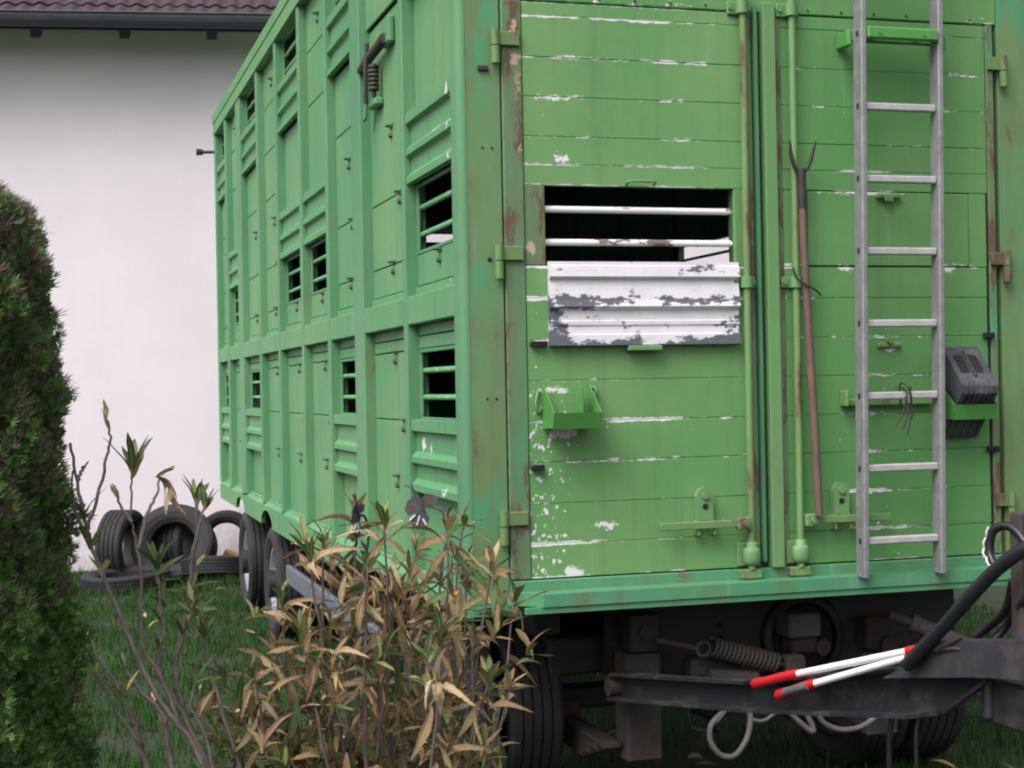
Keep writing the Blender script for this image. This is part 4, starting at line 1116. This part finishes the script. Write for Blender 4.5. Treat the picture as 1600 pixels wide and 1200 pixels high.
LEFT_STEMS= [[(-1.039, -1.812, 0.039), (-1.076, -1.803, 0.549), (-1.153, -1.781, 0.879), (-1.206, -1.765, 0.975), (-1.259, -1.75, 1.053), (-1.321, -1.732, 1.197), (-1.356, -1.722, 1.289), (-1.413, -1.705, 1.443), (-1.438, -1.698, 1.588), (-1.455, -1.694, 1.684)], [(-1.202, -1.714, 0.965), (-1.228, -1.694, 1.042), (-1.254, -1.673, 1.107), (-1.285, -1.651, 1.164), (-1.285, -1.638, 1.338), (-1.294, -1.623, 1.419), (-1.304, -1.607, 1.475), (-1.303, -1.595, 1.564), (-1.297, -1.584, 1.607)], [(-1.414, -1.757, 1.448), (-1.414, -1.778, 1.485), (-1.391, -1.806, 1.557), (-1.371, -1.833, 1.652), (-1.363, -1.856, 1.7), (-1.372, -1.875, 1.747)], [(-1.305, -1.633, 1.477), (-1.328, -1.6, 1.512), (-1.341, -1.57, 1.555)], [(-1.297, -1.739, 1.42), (-1.271, -1.713, 1.503), (-1.246, -1.685, 1.544), (-1.236, -1.654, 1.59)], [(-1.036, -1.656, 0.004), (-1.088, -1.63, 0.581), (-1.161, -1.596, 0.895), (-1.199, -1.572, 1.076), (-1.176, -1.566, 1.184), (-1.159, -1.558, 1.298), (-1.14, -1.551, 1.419), (-1.135, -1.54, 1.5), (-1.134, -1.527, 1.525)], [(-1.151, -1.574, 1.374), (-1.124, -1.556, 1.474), (-1.106, -1.535, 1.514)], [(-1.036, -1.917, 0.084), (-1.208, -1.903, 0.594), (-1.295, -1.913, 0.916), (-1.309, -1.943, 0.979), (-1.331, -1.972, 1.063), (-1.369, -1.995, 1.141), (-1.416, -2.017, 1.21)], [(-1.302, -1.893, 0.954), (-1.355, -1.913, 1.04), (-1.39, -1.937, 1.11), (-1.416, -1.964, 1.162)], [(-1.035, -1.709, -0.006), (-1.092, -1.683, 0.678), (-1.15, -1.656, 0.895), (-1.213, -1.628, 1.027), (-1.24, -1.609, 1.075), (-1.243, -1.598, 1.143)], [(-1.24, -1.599, 1.074), (-1.236, -1.566, 1.143), (-1.231, -1.533, 1.223), (-1.234, -1.497, 1.354)], [(-1.104, -1.795, 0.709), (-1.145, -1.783, 0.949), (-1.178, -1.774, 1.023), (-1.163, -1.778, 1.084)], [(-1.439, -1.75, 1.591), (-1.428, -1.753, 1.618), (-1.423, -1.755, 1.629)], [(-1.412, -1.653, 1.438), (-1.443, -1.644, 1.508), (-1.451, -1.642, 1.613)], [(-1.015, -1.61, -0.052), (-1.016, -1.586, 0.645), (-1.073, -1.544, 0.944), (-1.101, -1.51, 1.042), (-1.116, -1.48, 1.166)], [(-1.043, -1.915, 0.084), (-1.191, -1.894, 0.667), (-1.24, -1.901, 0.935), (-1.253, -1.918, 1.031), (-1.313, -1.922, 1.105), (-1.349, -1.932, 1.162)]]
BUSH_STEMS= [[(-0.691, -1.446, -0.117), (-0.755, -1.545, 0.599), (-0.811, -1.611, 1.058), (-0.816, -1.645, 1.424)], [(-0.63, -1.464, -0.118), (-0.729, -1.619, 0.605), (-0.823, -1.72, 1.058), (-0.88, -1.759, 1.412)], [(-0.667, -1.453, -0.117), (-0.659, -1.366, 0.57), (-0.671, -1.3, 1.044), (-0.659, -1.278, 1.451)], [(-0.69, -1.446, -0.117), (-0.698, -1.587, 0.62), (-0.659, -1.698, 1.087), (-0.672, -1.737, 1.459)], [(-0.547, -1.488, -0.12), (-0.5, -1.388, 0.528), (-0.51, -1.306, 0.979), (-0.483, -1.28, 1.369)], [(-0.584, -1.477, -0.119), (-0.529, -1.583, 0.614), (-0.492, -1.656, 1.088), (-0.487, -1.685, 1.472)], [(-0.694, -1.445, -0.117), (-0.53, -1.359, 0.556), (-0.401, -1.304, 1.027), (-0.337, -1.283, 1.438)], [(-0.676, -1.45, -0.117), (-0.623, -1.478, 0.524), (-0.6, -1.493, 0.95), (-0.555, -1.511, 1.304)], [(-0.535, -1.492, -0.12), (-0.467, -1.357, 0.483), (-0.43, -1.259, 0.909), (-0.393, -1.223, 1.284)], [(-0.595, -1.474, -0.119), (-0.395, -1.388, 0.447), (-0.255, -1.327, 0.845), (-0.191, -1.303, 1.197)], [(-0.627, -1.464, -0.118), (-0.49, -1.516, 0.529), (-0.397, -1.552, 0.959), (-0.334, -1.574, 1.317)], [(-0.65, -1.458, -0.118), (-0.767, -1.57, 0.537), (-0.902, -1.633, 0.955), (-0.932, -1.669, 1.282)], [(-0.584, -1.477, -0.119), (-0.745, -1.622, 0.504), (-0.842, -1.727, 0.894), (-0.899, -1.768, 1.194)], [(-0.642, -1.46, -0.118), (-0.643, -1.486, 0.441), (-0.704, -1.486, 0.812), (-0.699, -1.495, 1.116)], [(-0.67, -1.452, -0.117), (-0.65, -1.506, 0.487), (-0.658, -1.538, 0.884), (-0.639, -1.559, 1.209)], [(-0.559, -1.485, -0.12), (-0.74, -1.502, 0.401), (-0.858, -1.516, 0.74), (-0.932, -1.516, 1.014)], [(-0.691, -1.445, -0.117), (-0.72, -1.293, 0.351), (-0.72, -1.192, 0.679), (-0.712, -1.152, 0.972)], [(-0.586, -1.477, -0.119), (-0.631, -1.374, 0.325), (-0.653, -1.305, 0.63), (-0.661, -1.276, 0.896)], [(-0.618, -1.467, -0.118), (-0.746, -1.57, 0.361), (-0.792, -1.654, 0.666), (-0.841, -1.682, 0.903)], [(-0.517, -1.497, -0.12), (-0.488, -1.365, 0.355), (-0.468, -1.273, 0.69), (-0.487, -1.225, 0.987)], [(-0.653, -1.457, -0.118), (-0.589, -1.679, 0.504), (-0.57, -1.827, 0.893), (-0.561, -1.891, 1.19)], [(-0.519, -1.496, -0.12), (-0.463, -1.563, 0.452), (-0.417, -1.611, 0.828), (-0.407, -1.629, 1.135)], [(-0.673, -1.451, -0.117), (-0.548, -1.583, 0.413), (-0.465, -1.674, 0.755), (-0.391, -1.725, 1.029)], [(-0.515, -1.498, -0.12), (-0.434, -1.582, 0.4), (-0.38, -1.641, 0.74), (-0.316, -1.678, 1.015)], [(-0.677, -1.45, -0.117), (-0.826, -1.598, 0.463), (-0.963, -1.692, 0.829), (-1.017, -1.734, 1.107)], [(-0.692, -1.445, -0.117), (-0.806, -1.508, 0.363), (-0.937, -1.536, 0.675), (-0.989, -1.55, 0.922)], [(-0.7, -1.443, -0.117), (-0.825, -1.534, 0.343), (-0.894, -1.604, 0.637), (-0.918, -1.635, 0.866)], [(-0.681, -1.448, -0.117), (-0.662, -1.399, 0.304), (-0.607, -1.377, 0.59), (-0.587, -1.366, 0.835)], [(-0.508, -1.5, -0.121), (-0.528, -1.606, 0.363), (-0.509, -1.69, 0.674), (-0.507, -1.725, 0.919)], [(-0.628, -1.464, -0.118), (-0.471, -1.418, 0.28), (-0.394, -1.375, 0.555), (-0.333, -1.366, 0.796)], [(-0.628, -1.464, -0.118), (-0.721, -1.552, 0.547), (-0.755, -1.623, 0.973), (-0.777, -1.652, 1.313)], [(-0.53, -1.493, -0.12), (-0.569, -1.595, 0.543), (-0.627, -1.657, 0.97), (-0.646, -1.685, 1.31)], [(-0.66, -1.455, -0.118), (-0.709, -1.638, 0.593), (-0.737, -1.769, 1.036), (-0.734, -1.829, 1.379)], [(-0.534, -1.492, -0.12), (-0.707, -1.56, 0.4), (-0.824, -1.609, 0.734), (-0.865, -1.633, 0.996)], [(-0.596, -1.474, -0.119), (-0.523, -1.342, 0.237), (-0.519, -1.236, 0.488), (-0.496, -1.197, 0.717)], [(-0.578, -1.479, -0.119), (-0.729, -1.291, 0.31), (-0.873, -1.149, 0.613), (-0.968, -1.079, 0.883)], [(-0.693, -1.445, -0.117), (-0.719, -1.453, 0.296), (-0.697, -1.472, 0.57), (-0.718, -1.47, 0.796)], [(-0.523, -1.495, -0.12), (-0.442, -1.378, 0.494), (-0.357, -1.303, 0.926), (-0.327, -1.27, 1.304)], [(-0.581, -1.478, -0.119), (-0.508, -1.397, 0.441), (-0.481, -1.333, 0.829), (-0.459, -1.309, 1.166)], [(-0.572, -1.481, -0.119), (-0.606, -1.425, 0.37), (-0.592, -1.396, 0.702), (-0.623, -1.374, 0.984)], [(-0.697, -1.444, -0.117), (-0.812, -1.245, 0.288), (-0.933, -1.094, 0.577), (-1.028, -1.017, 0.838)], [(-0.703, -1.442, -0.117), (-0.768, -1.371, 0.412), (-0.877, -1.303, 0.773), (-0.898, -1.282, 1.079)]]

# ================================================================== OLD TYRES BY THE HOUSE
def old_tyre(label, loc, rot, r=0.42, w=0.24, rr=0.25, tread=True):
    o = MB().lathe(tyre_profile(r, w, rr, 5), lambda a, c, s: (c, s, a), 56, closed=True, smooth=False)
    ob = o.build('old_tyre', M['old_rubber'])
    ob.location = loc; ob.rotation_euler = rot
    tag(ob, label, 'tyre', 'old tyres dumped by the house wall')
    return ob
old_tyre('old tyre standing on edge, leftmost of the heap by the white wall', (-0.84, 9.78, 0.345), (R(90), R(12), R(62)), 0.355, 0.27, 0.22)
old_tyre('large old tyre propped up facing the camera in the middle of the heap', (-0.36, 9.72, 0.335), (R(62), 0, R(-18)), 0.40, 0.26, 0.22)
old_tyre('old tyre lying flat on the grass in front of the heap', (-0.84, 9.22, 0.085), (R(2), R(-3), 0), 0.41, 0.17, 0.26)
old_tyre('old tyre standing at the back of the heap next to the trailer', (0.20, 10.28, 0.31), (R(86), 0, R(-8)), 0.31, 0.20, 0.18)
old_tyre('old tyre lying tilted at the right foot of the large tyre', (0.03, 9.52, 0.12), (R(-10), R(7), R(20)), 0.36, 0.18, 0.22)
old_tyre('old tyre standing behind the large one, seen dark through its hole', (-0.27, 10.14, 0.33), (R(90), R(-6), R(60)), 0.35, 0.32, 0.2)
bk = MB().box((-0.13, -0.06, 0), (0.13, 0.06, 0.20), 0.012).build('clay_block', M['terracotta'])
bk.location = (0.245, 10.10, 0.10); bk.rotation_euler = (0, R(24), R(-12))
tag(bk, 'orange-brown clay block between the tyres and the trailer wheel', 'block')

# ================================================================== HEDGE
HX, HY = -2.12, -1.43
hedge = thing('thuja_hedge', 'tall clipped evergreen thuja hedge at the left edge of the picture', 'hedge', (HX, HY, 0))
def hedge_r(z):
    # half width against height, rounded top
    zt = 2.50
    t = np.clip(z / zt, 0, 1)
    r = 0.725 - 0.118 * (z / 2.0)
    cap = np.sqrt(np.clip(1 - np.clip((z - 2.0) / (zt - 2.0), 0, 1) ** 3.2, 0, 1))
    return r * cap
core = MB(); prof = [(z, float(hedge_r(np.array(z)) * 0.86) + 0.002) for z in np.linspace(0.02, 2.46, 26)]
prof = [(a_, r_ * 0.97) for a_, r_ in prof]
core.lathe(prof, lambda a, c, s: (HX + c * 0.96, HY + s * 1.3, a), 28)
core.build('core_filler', M['thuja_core'], hedge)  # solid dark filler added inside the foliage to block the view through
MB().tube([(HX, HY, -0.05), (HX + 0.02, HY, 0.9), (HX, HY + 0.02, 2.0)], [0.06, 0.045, 0.02], 10).build('trunk', M['stem'], hedge)
def sprays(name, n, mat, seed, zlo=0.55, zhi=2.5, dead=False):
    g = np.random.default_rng(seed)
    z = g.uniform(zlo, zhi, n); th = g.uniform(-2.6, 1.6, n)       # the sides the place shows
    if dead: z = np.where(g.uniform(0, 1, n) < 0.88, 1.25 + 1.15 * g.uniform(0, 1, n) ** 0.7, z)
    r = hedge_r(z) * (1 - 0.13 * g.uniform(0, 1, n) ** 1.6) + g.normal(0, 0.006, n)
    lump = 1 + 0.045 * np.sin(th * 9 + z * 8) * np.sin(z * 11 - th * 4) + 0.035 * np.sin(z * 23 + th * 13) + 0.03 * np.sin(z * 17 - th * 19)
    r = r * lump
    p = np.stack([HX + r * np.cos(th), HY + r * 1.35 * np.sin(th), z], 1)
    out = np.stack([np.cos(th), np.sin(th), np.full(n, 1.1)], 1); out += g.normal(0, 0.5, (n, 3)); out /= np.linalg.norm(out, axis=1)[:, None]
    sidev = np.cross(out, g.normal(0, 1, (n, 3))); sidev /= np.linalg.norm(sidev, axis=1)[:, None]
    ln = g.uniform(0.014, 0.038, n)[:, None] * (1.25 if dead else 1)
    # a flat fan of five scale-leaf fingers
    V = []; T = []
    nf = 5 if not dead else 3
    for k in range(nf):
        a = (k - (nf - 1) / 2) * 0.42
        d = out * math.cos(a) + sidev * math.sin(a)
        wv = (sidev * math.cos(a) - out * math.sin(a)) * (0.0021 if not dead else 0.0017)
        L = ln * (1.0 - 0.16 * abs(k - (nf - 1) / 2))
        base = p + d * L * 0.15
        V += [base - wv * 0.7, base + wv * 0.7, p + d * L * 0.65 + wv, p + d * L, p + d * L * 0.65 - wv]
    V = np.stack(V, 1).reshape(-1, 3)
    i = (np.arange(n)[:, None] * (5 * nf) + np.arange(nf)[None, :] * 5).ravel()[:, None]
    faces = i + np.array([[0, 1, 2, 3, 4]])
    me = bpy.data.meshes.new(name)
    me.vertices.add(len(V)); me.vertices.foreach_set('co', (V - np.array([HX, HY, 0])).ravel())
    lp = faces.ravel().astype(np.int32); me.loops.add(len(lp)); me.loops.foreach_set('vertex_index', lp)
    m_ = len(faces); me.polygons.add(m_)
    me.polygons.foreach_set('loop_start', (np.arange(m_) * 5).astype(np.int32)); me.polygons.foreach_set('loop_total', np.full(m_, 5, np.int32))
    me.update(calc_edges=True)
    me.materials.append(mat)
    o = bpy.data.objects.new(name, me); COL.objects.link(o); o.parent = hedge
    o['kind'] = 'stuff'
    return o
sprays('foliage', 62000, M['thuja'], 3)
sprays('dead_twigs', 24000, M['thuja_brown'], 8, dead=True)

# ================================================================== OLEANDERS
LEAVES = {}
def leaf_uv(me):
    vi = np.zeros(len(me.loops), np.int32); me.loops.foreach_get('vertex_index', vi); vi = vi % 27
    uv = np.stack([(vi // 3) / 8.0, (vi % 3) / 2.0], 1).astype(np.float32)
    me.uv_layers.new(name='leaf').data.foreach_set('uv', uv.ravel())
def leaf_mesh(name, mat, length, width, bend, fold, twist, seed):
    r = random.Random(seed); n = 8; vs = []; fs = []
    for i in range(n + 1):
        t = i / n
        w = (1 + 0.12 * math.sin(t * 13 + seed * 2.1)) * width * (math.sin(math.pi * min(1, t * 0.96 + 0.03)) ** 0.75) * (1 - 0.25 * t) + 0.0006
        x = length * (t - bend * 0.18 * t * t)
        z = -bend * length * t * t * 0.55 + math.sin(t * 9 + seed) * length * 0.012
        tw = twist * t
        for s in (-1, 0, 1):
            yy = s * w; zz = abs(s) * fold * w
            y2 = yy * math.cos(tw) - zz * math.sin(tw); z2 = yy * math.sin(tw) + zz * math.cos(tw)
            vs.append((x, y2, z + z2))
    for i in range(n):
        for j in (0, 1):
            fs.append((i * 3 + j, i * 3 + j + 1, (i + 1) * 3 + j + 1, (i + 1) * 3 + j))
    b = MB().add(vs, fs, True)
    me = bpy.data.meshes.new(name); me.from_pydata(b.v, [], b.f); me.polygons.foreach_set('use_smooth', b.s); me.materials.append(mat); me.update()
    leaf_uv(me)
    return me
DRY = [leaf_mesh('leaf', M['leaf_dry'], 0.098 + 0.015 * (k % 4), 0.0112 + 0.0014 * (k % 3), 0.10 + 0.11 * k, 0.20 + 0.10 * (k % 4), (k - 5) * 0.28, k) for k in range(12)]
GRN = [leaf_mesh('leaf', M['leaf_green'], 0.090 + 0.012 * (k % 4), 0.0100 + 0.001 * (k % 3), 0.05 + 0.14 * k, 0.30, (k - 2) * 0.12, 40 + k) for k in range(5)]
def orient(d, roll):
    q = d.to_track_quat('X', 'Z')
    return (q.to_matrix().to_4x4() @ Matrix.Rotation(roll, 4, 'X')).to_euler()

def make_bush(name, label, base, stems, radii, plan, cap=300):
    root = thing(name, label, 'shrub', base)
    r = random.Random(len(stems) * 7)
    for st, (ra, rb_) in zip(stems, radii):
        pts = smooth_path(st, 5)
        pts = [p + Vector((r.uniform(-.003, .003), r.uniform(-.003, .003), 0)) for p in pts]
        rs = [ra + (rb_ - ra) * i / (len(pts) - 1) for i in range(len(pts))]
        MB().tube(pts, rs, 7).build('stem', M['stem'], root)
    items = plan(r)
    items.sort(key=lambda it: (Vector(it[0]) - CAM).length)
    near, rest = items[:cap], items[cap:]
    for (p, d, roll, me, sc) in near:
        o = bpy.data.objects.new('leaf', me); COL.objects.link(o); o.parent = root
        o.location = Vector(p) - WORLD[root.name]; o.rotation_euler = orient(d, roll); o.scale = (sc, sc, sc)
    if rest:
        b = MB()
        for (p, d, roll, me, sc) in rest:
            mt = orient(d, roll).to_matrix()
            b.add([mt @ (v.co * sc) + Vector(p) for v in me.vertices], [tuple(q.vertices) for q in me.polygons], True)
        c = b.centre()
        me2 = bpy.data.meshes.new('leaf_mass'); me2.from_pydata([tuple(Vector(v) - c) for v in b.v], [], b.f); me2.polygons.foreach_set('use_smooth', b.s)
        me2.materials.append(M['leaf_mix']); me2.update(); leaf_uv(me2)
        o = bpy.data.objects.new('leaf_mass', me2); COL.objects.link(o); o.parent = root; o.location = c - WORLD[root.name]; o['kind'] = 'stuff'
    return root

def rosette(r, tip, ax, n, green, spread=0.6, sc=1.0, back=0.05):
    out = []
    ax = Vector(ax).normalized()
    u = ax.orthogonal().normalized(); w = ax.cross(u)
    for k in range(n):
        a = 2 * math.pi * k / n * 1.0 + r.uniform(-.4, .4)
        s = spread * r.uniform(0.55, 1.3)
        d = (ax + (u * math.cos(a) + w * math.sin(a)) * s).normalized()
        p = Vector(tip) - ax * r.uniform(0, back)
        out.append((p, d, r.uniform(-.5, .5), r.choice(GRN if green else DRY), sc * r.uniform(0.75, 1.15)))
    return out
def hanging(r, p, n, sc=1.0, droop=0.9):
    out = []
    for k in range(n):
        a = r.uniform(0, 2 * math.pi)
        d = Vector((math.cos(a), math.sin(a), -r.uniform(-0.3, 3.2) * droop)).normalized()
        out.append((Vector(p), d, r.uniform(-1.2, 1.2), r.choice(DRY), sc * r.uniform(0.5, 1.15)))
    return out

def along(st, t):
    pts = [Vector(p) for p in st]
    L = [(pts[i + 1] - pts[i]).length for i in range(len(pts) - 1)]; tot = sum(L); s = t * tot
    for i, l in enumerate(L):
        if s <= l or i == len(L) - 1:
            return pts[i] + (pts[i + 1] - pts[i]) * min(1, s / l), (pts[i + 1] - pts[i]).normalized()
        s -= l

def plan_bush(r):
    out = []
    for i, st in enumerate(BUSH_STEMS):
        tip, ax = along(st, 1.0)
        ax = (ax + Vector((r.uniform(-.3, .3), r.uniform(-.3, .3), 0.4))).normalized()
        out += rosette(r, tip, ax, r.randint(6, 11), True, 0.5, r.uniform(0.45, 0.85), 0.05)
        out += rosette(r, tip - ax * 0.03, ax, r.randint(3, 6), False, 1.3, 0.95, 0.06)
        for k in range(r.randint(13, 20)):
            p, d = along(st, 1 - r.uniform(0.02, 0.46))
            out += hanging(r, p + Vector((r.uniform(-.02, .02), r.uniform(-.02, .02), 0)), 1, 1.0)
        # short side shoots
        for k in range(r.randint(2, 5)):
            p, d = along(st, 1 - r.uniform(0.10, 0.48))
            a = r.uniform(0, 2 * math.pi); q = p + Vector((math.cos(a) * 0.07, math.sin(a) * 0.07, r.uniform(0.0, 0.09)))
            g_ = r.random() < 0.62
            out += rosette(r, q, (q - p) + Vector((0, 0, .04)), r.randint(4, 7), g_, 0.8, 0.85, 0.06)
    # green regrowth low on the left side of the shrub
    for k in range(70):
        st = BUSH_STEMS[r.choice((11, 12, 15, 18, 24, 25, 26, 33, 35, 40, 41, 16, 17))]
        p, d = along(st, 1 - r.uniform(0.0, 0.42))
        q = p + Vector((r.uniform(-.1, .1), r.uniform(-.1, .1), r.uniform(-.03, .08)))
        out += rosette(r, q, Vector((r.uniform(-.7, .7), r.uniform(-.7, .7), 0.7)), r.randint(4, 7), r.random() < 0.75, 0.7, r.uniform(0.5, 0.85), 0.03)
    return out
BB = (-0.66, -1.46, 0.0)
make_bush('oleander_bush', 'frost-browned oleander with many dry tan leaves in front of the trailer wheel', BB, BUSH_STEMS,
          [(0.0085, 0.0026) for _ in BUSH_STEMS], plan_bush)

def plan_left(r):
    out = []
    T = lambda i: along(LEFT_STEMS[i], 1.0)
    def tipg(i, n, green=True, spread=0.45, sc=1.0, up=0.5):
        p, d = T(i); out.extend(rosette(r, p, d + Vector((0, 0, up)), n, green, spread, sc, 0.03))
    tipg(1, 7); tipg(5, 6, True, 0.35, 0.85); tipg(6, 6, True, 0.45, 0.75); tipg(10, 7, True, 0.5, 0.9)
    tipg(2, 2, False, 0.15, 0.6); tipg(3, 3, False, 0.2, 0.45); tipg(9, 3, True, 0.4, 0.5); tipg(12, 1, False, 0.2, 0.4)
    # dried flower head
    p, d = T(4); out.extend(rosette(r, p, Vector((0.8, 0.1, 0.1)), 9, False, 0.8, 0.6, 0.01)); out.extend(hanging(r, p + Vector((0.03, 0, -0.02)), 3, 0.8, 1.4))
    for i, n in ((7, 3), (8, 2), (11, 2), (14, 7), (15, 3)): tipg(i, n, True, 0.5, 0.75)
    for i in (0, 5, 7, 9, 10, 14, 15):
        for k in range(4):
            p, d = along(LEFT_STEMS[i], r.uniform(0.45, 0.95))
            g_ = r.random() < 0.72
            if g_: out.extend(rosette(r, p, d + Vector((r.uniform(-.8, .8), r.uniform(-.8, .8), 0.2)), r.randint(1, 4), True, 0.6, 0.85, 0.02))
            else: out.extend(hanging(r, p, 1, 0.8))
    for k in range(38):
        p, d = along(LEFT_STEMS[r.choice((5, 10, 14, 9))], r.uniform(0.3, 0.8))
        q = p + Vector((r.uniform(0, 0.13), r.uniform(-.15, .25), r.uniform(-.05, .08)))
        out.extend(rosette(r, q, Vector((r.uniform(-.6, .9), r.uniform(-.6, .6), 0.5)), r.randint(2, 4), r.random() < 0.85, 0.7, 0.85, 0.02))
    return out
RL = []
for i, st in enumerate(LEFT_STEMS):
    RL.append((0.0085, 0.0034) if st[0][2] < 0.2 else (0.0052, 0.0024))
make_bush('oleander_bush', 'sparse oleander with bare grey branches and a few green leaf tufts beside the hedge', (-1.04, -1.81, 0.0), LEFT_STEMS, RL, plan_left)

# dead leaves blown over the lawn
rf_ = random.Random(77); b = MB()
for k in range(240):
    me = rf_.choice(DRY); mt = Euler((rf_.uniform(-.5, .5), rf_.uniform(-.4, .4), rf_.uniform(0, 6.28))).to_matrix(); sc = rf_.uniform(0.6, 1.2)
    p = Vector((rf_.uniform(-2.2, 2.6), rf_.uniform(0.3, 9.8) if rf_.random() < 0.6 else rf_.uniform(0.3, 4.0), 0.045 + rf_.uniform(0, 0.04)))
    b.add([mt @ (v.co * sc) + p for v in me.vertices], [tuple(q.vertices) for q in me.polygons], True)
me2 = bpy.data.meshes.new('fallen_leaves'); me2.from_pydata(b.v, [], b.f); me2.polygons.foreach_set('use_smooth', b.s)
me2.materials.append(M['leaf_mix']); me2.update(); leaf_uv(me2)
o = bpy.data.objects.new('fallen_leaves', me2); COL.objects.link(o)
tag(o, 'dry brown leaves scattered over the grass', 'leaves', kind='stuff')

# ================================================================== GARDEN STAKES
def wing(b, pts, t=0.0018):
    b.prism(pts, lambda a, c, d: (a, d, c), -t, t)
def stake(label, loc, rz, scale, curls=True):
    root = thing('butterfly_stake', label, 'garden ornament', loc, (0, 0, rz), 'metal butterfly garden stakes', local=True)
    h = 1.44
    b = MB()
    b.tube(smooth_path([(0.055, 0.015, -0.05), (0.05, 0.01, 0.7), (0.045, 0.008, 1.10), (0.058, 0.005, 1.27), (0.075, 0.0, 1.36), (0.062, 0.0, 1.42), (0.03, 0.004, h - 0.005), (0.006, 0.006, h)], 6), 0.0038, 7)
    b.build('rod', M['orna'], root)
    for (x0, s) in (((0.05), 1), ((0.045), -1)):
        pts = []
        for i in range(26):
            t = i / 25; a = math.pi * 0.5 * s - s * t * 4.4; rr_ = 0.048 * (1 - 0.55 * t)
            pts.append((x0 + s * 0.048 + rr_ * math.cos(a + math.pi * 0.5 * s) * s, 0.004, 1.20 + 0.03 * s + rr_ * math.sin(a + math.pi / 2) + 0.01 * t))
        MB().tube(pts, 0.0032, 6).build('curl', M['orna'], root)
    ball = MB().lathe([(-0.012 * math.cos(math.pi * i / 8), 0.012 * math.sin(math.pi * i / 8) + 1e-5) for i in range(9)], lambda a, c, s: (0.10 + a, 0.004 + c, 1.185 + s), 12)
    ball.build('ball', M['lamp'], root)
    # butterfly: two wings each side of a slim body
    up1 = MB(); wing(up1, [(0.0, h + 0.012), (-0.012, h - 0.02), (-0.034, h - 0.03), (-0.044, h - 0.012), (-0.036, h + 0.012), (-0.014, h + 0.03)])
    w1 = up1.build('wing', M['orna'], root)
    lo = MB(); wing(lo, [(0.0, h + 0.0), (-0.016, h - 0.028), (-0.032, h - 0.052), (-0.012, h - 0.066), (0.016, h - 0.062), (0.026, h - 0.04), (0.012, h - 0.012)])
    w2 = lo.build('wing', M['orna'], root)
    ro = MB(); wing(ro, [(0.004, h + 0.016), (0.02, h + 0.002), (0.044, h + 0.004), (0.052, h + 0.022), (0.034, h + 0.03), (0.016, h + 0.032)])
    ro.build('wing', M['orna'], root)
    MB().tube([(-0.012, -0.004, h + 0.034), (0.0, -0.005, h + 0.01), (0.01, -0.004, h - 0.016)], [0.003, 0.0055, 0.003], 8).build('body', M['orna'], root)
    for (x0, z0, x1, z1) in ((-0.030, -0.042, -0.014, -0.028), (-0.010, -0.056, -0.002, -0.030), (0.016, -0.056, 0.006, -0.038)):
        MB().tube([(x0, -0.0035, h + z0), (x1, -0.0035, h + z1)], 0.0028, 6).build('white_stripe', M['orna_white'], w2)
    for (dx, dz) in ((-0.055, 0.075), (-0.028, 0.082)):
        MB().tube(smooth_path([(-0.012, -0.004, h + 0.034), (-0.012 + dx * 0.4, -0.006, h + 0.04 + dz * 0.2), (dx * 0.8, -0.006, h + dz * 0.72)], 5), 0.002, 6).build('antenna', M['orna'], root)
    root.scale = (scale,) * 3
    return root
stake('metal butterfly stake with white stripes on its wings above the dry shrub', (-0.485, -1.353, 0.0), R(-16), 1.02)
stake('metal butterfly stake turned edge-on, left of the striped one, among the leaves', (-0.66, -1.304, 0.0), R(55), 1.005)
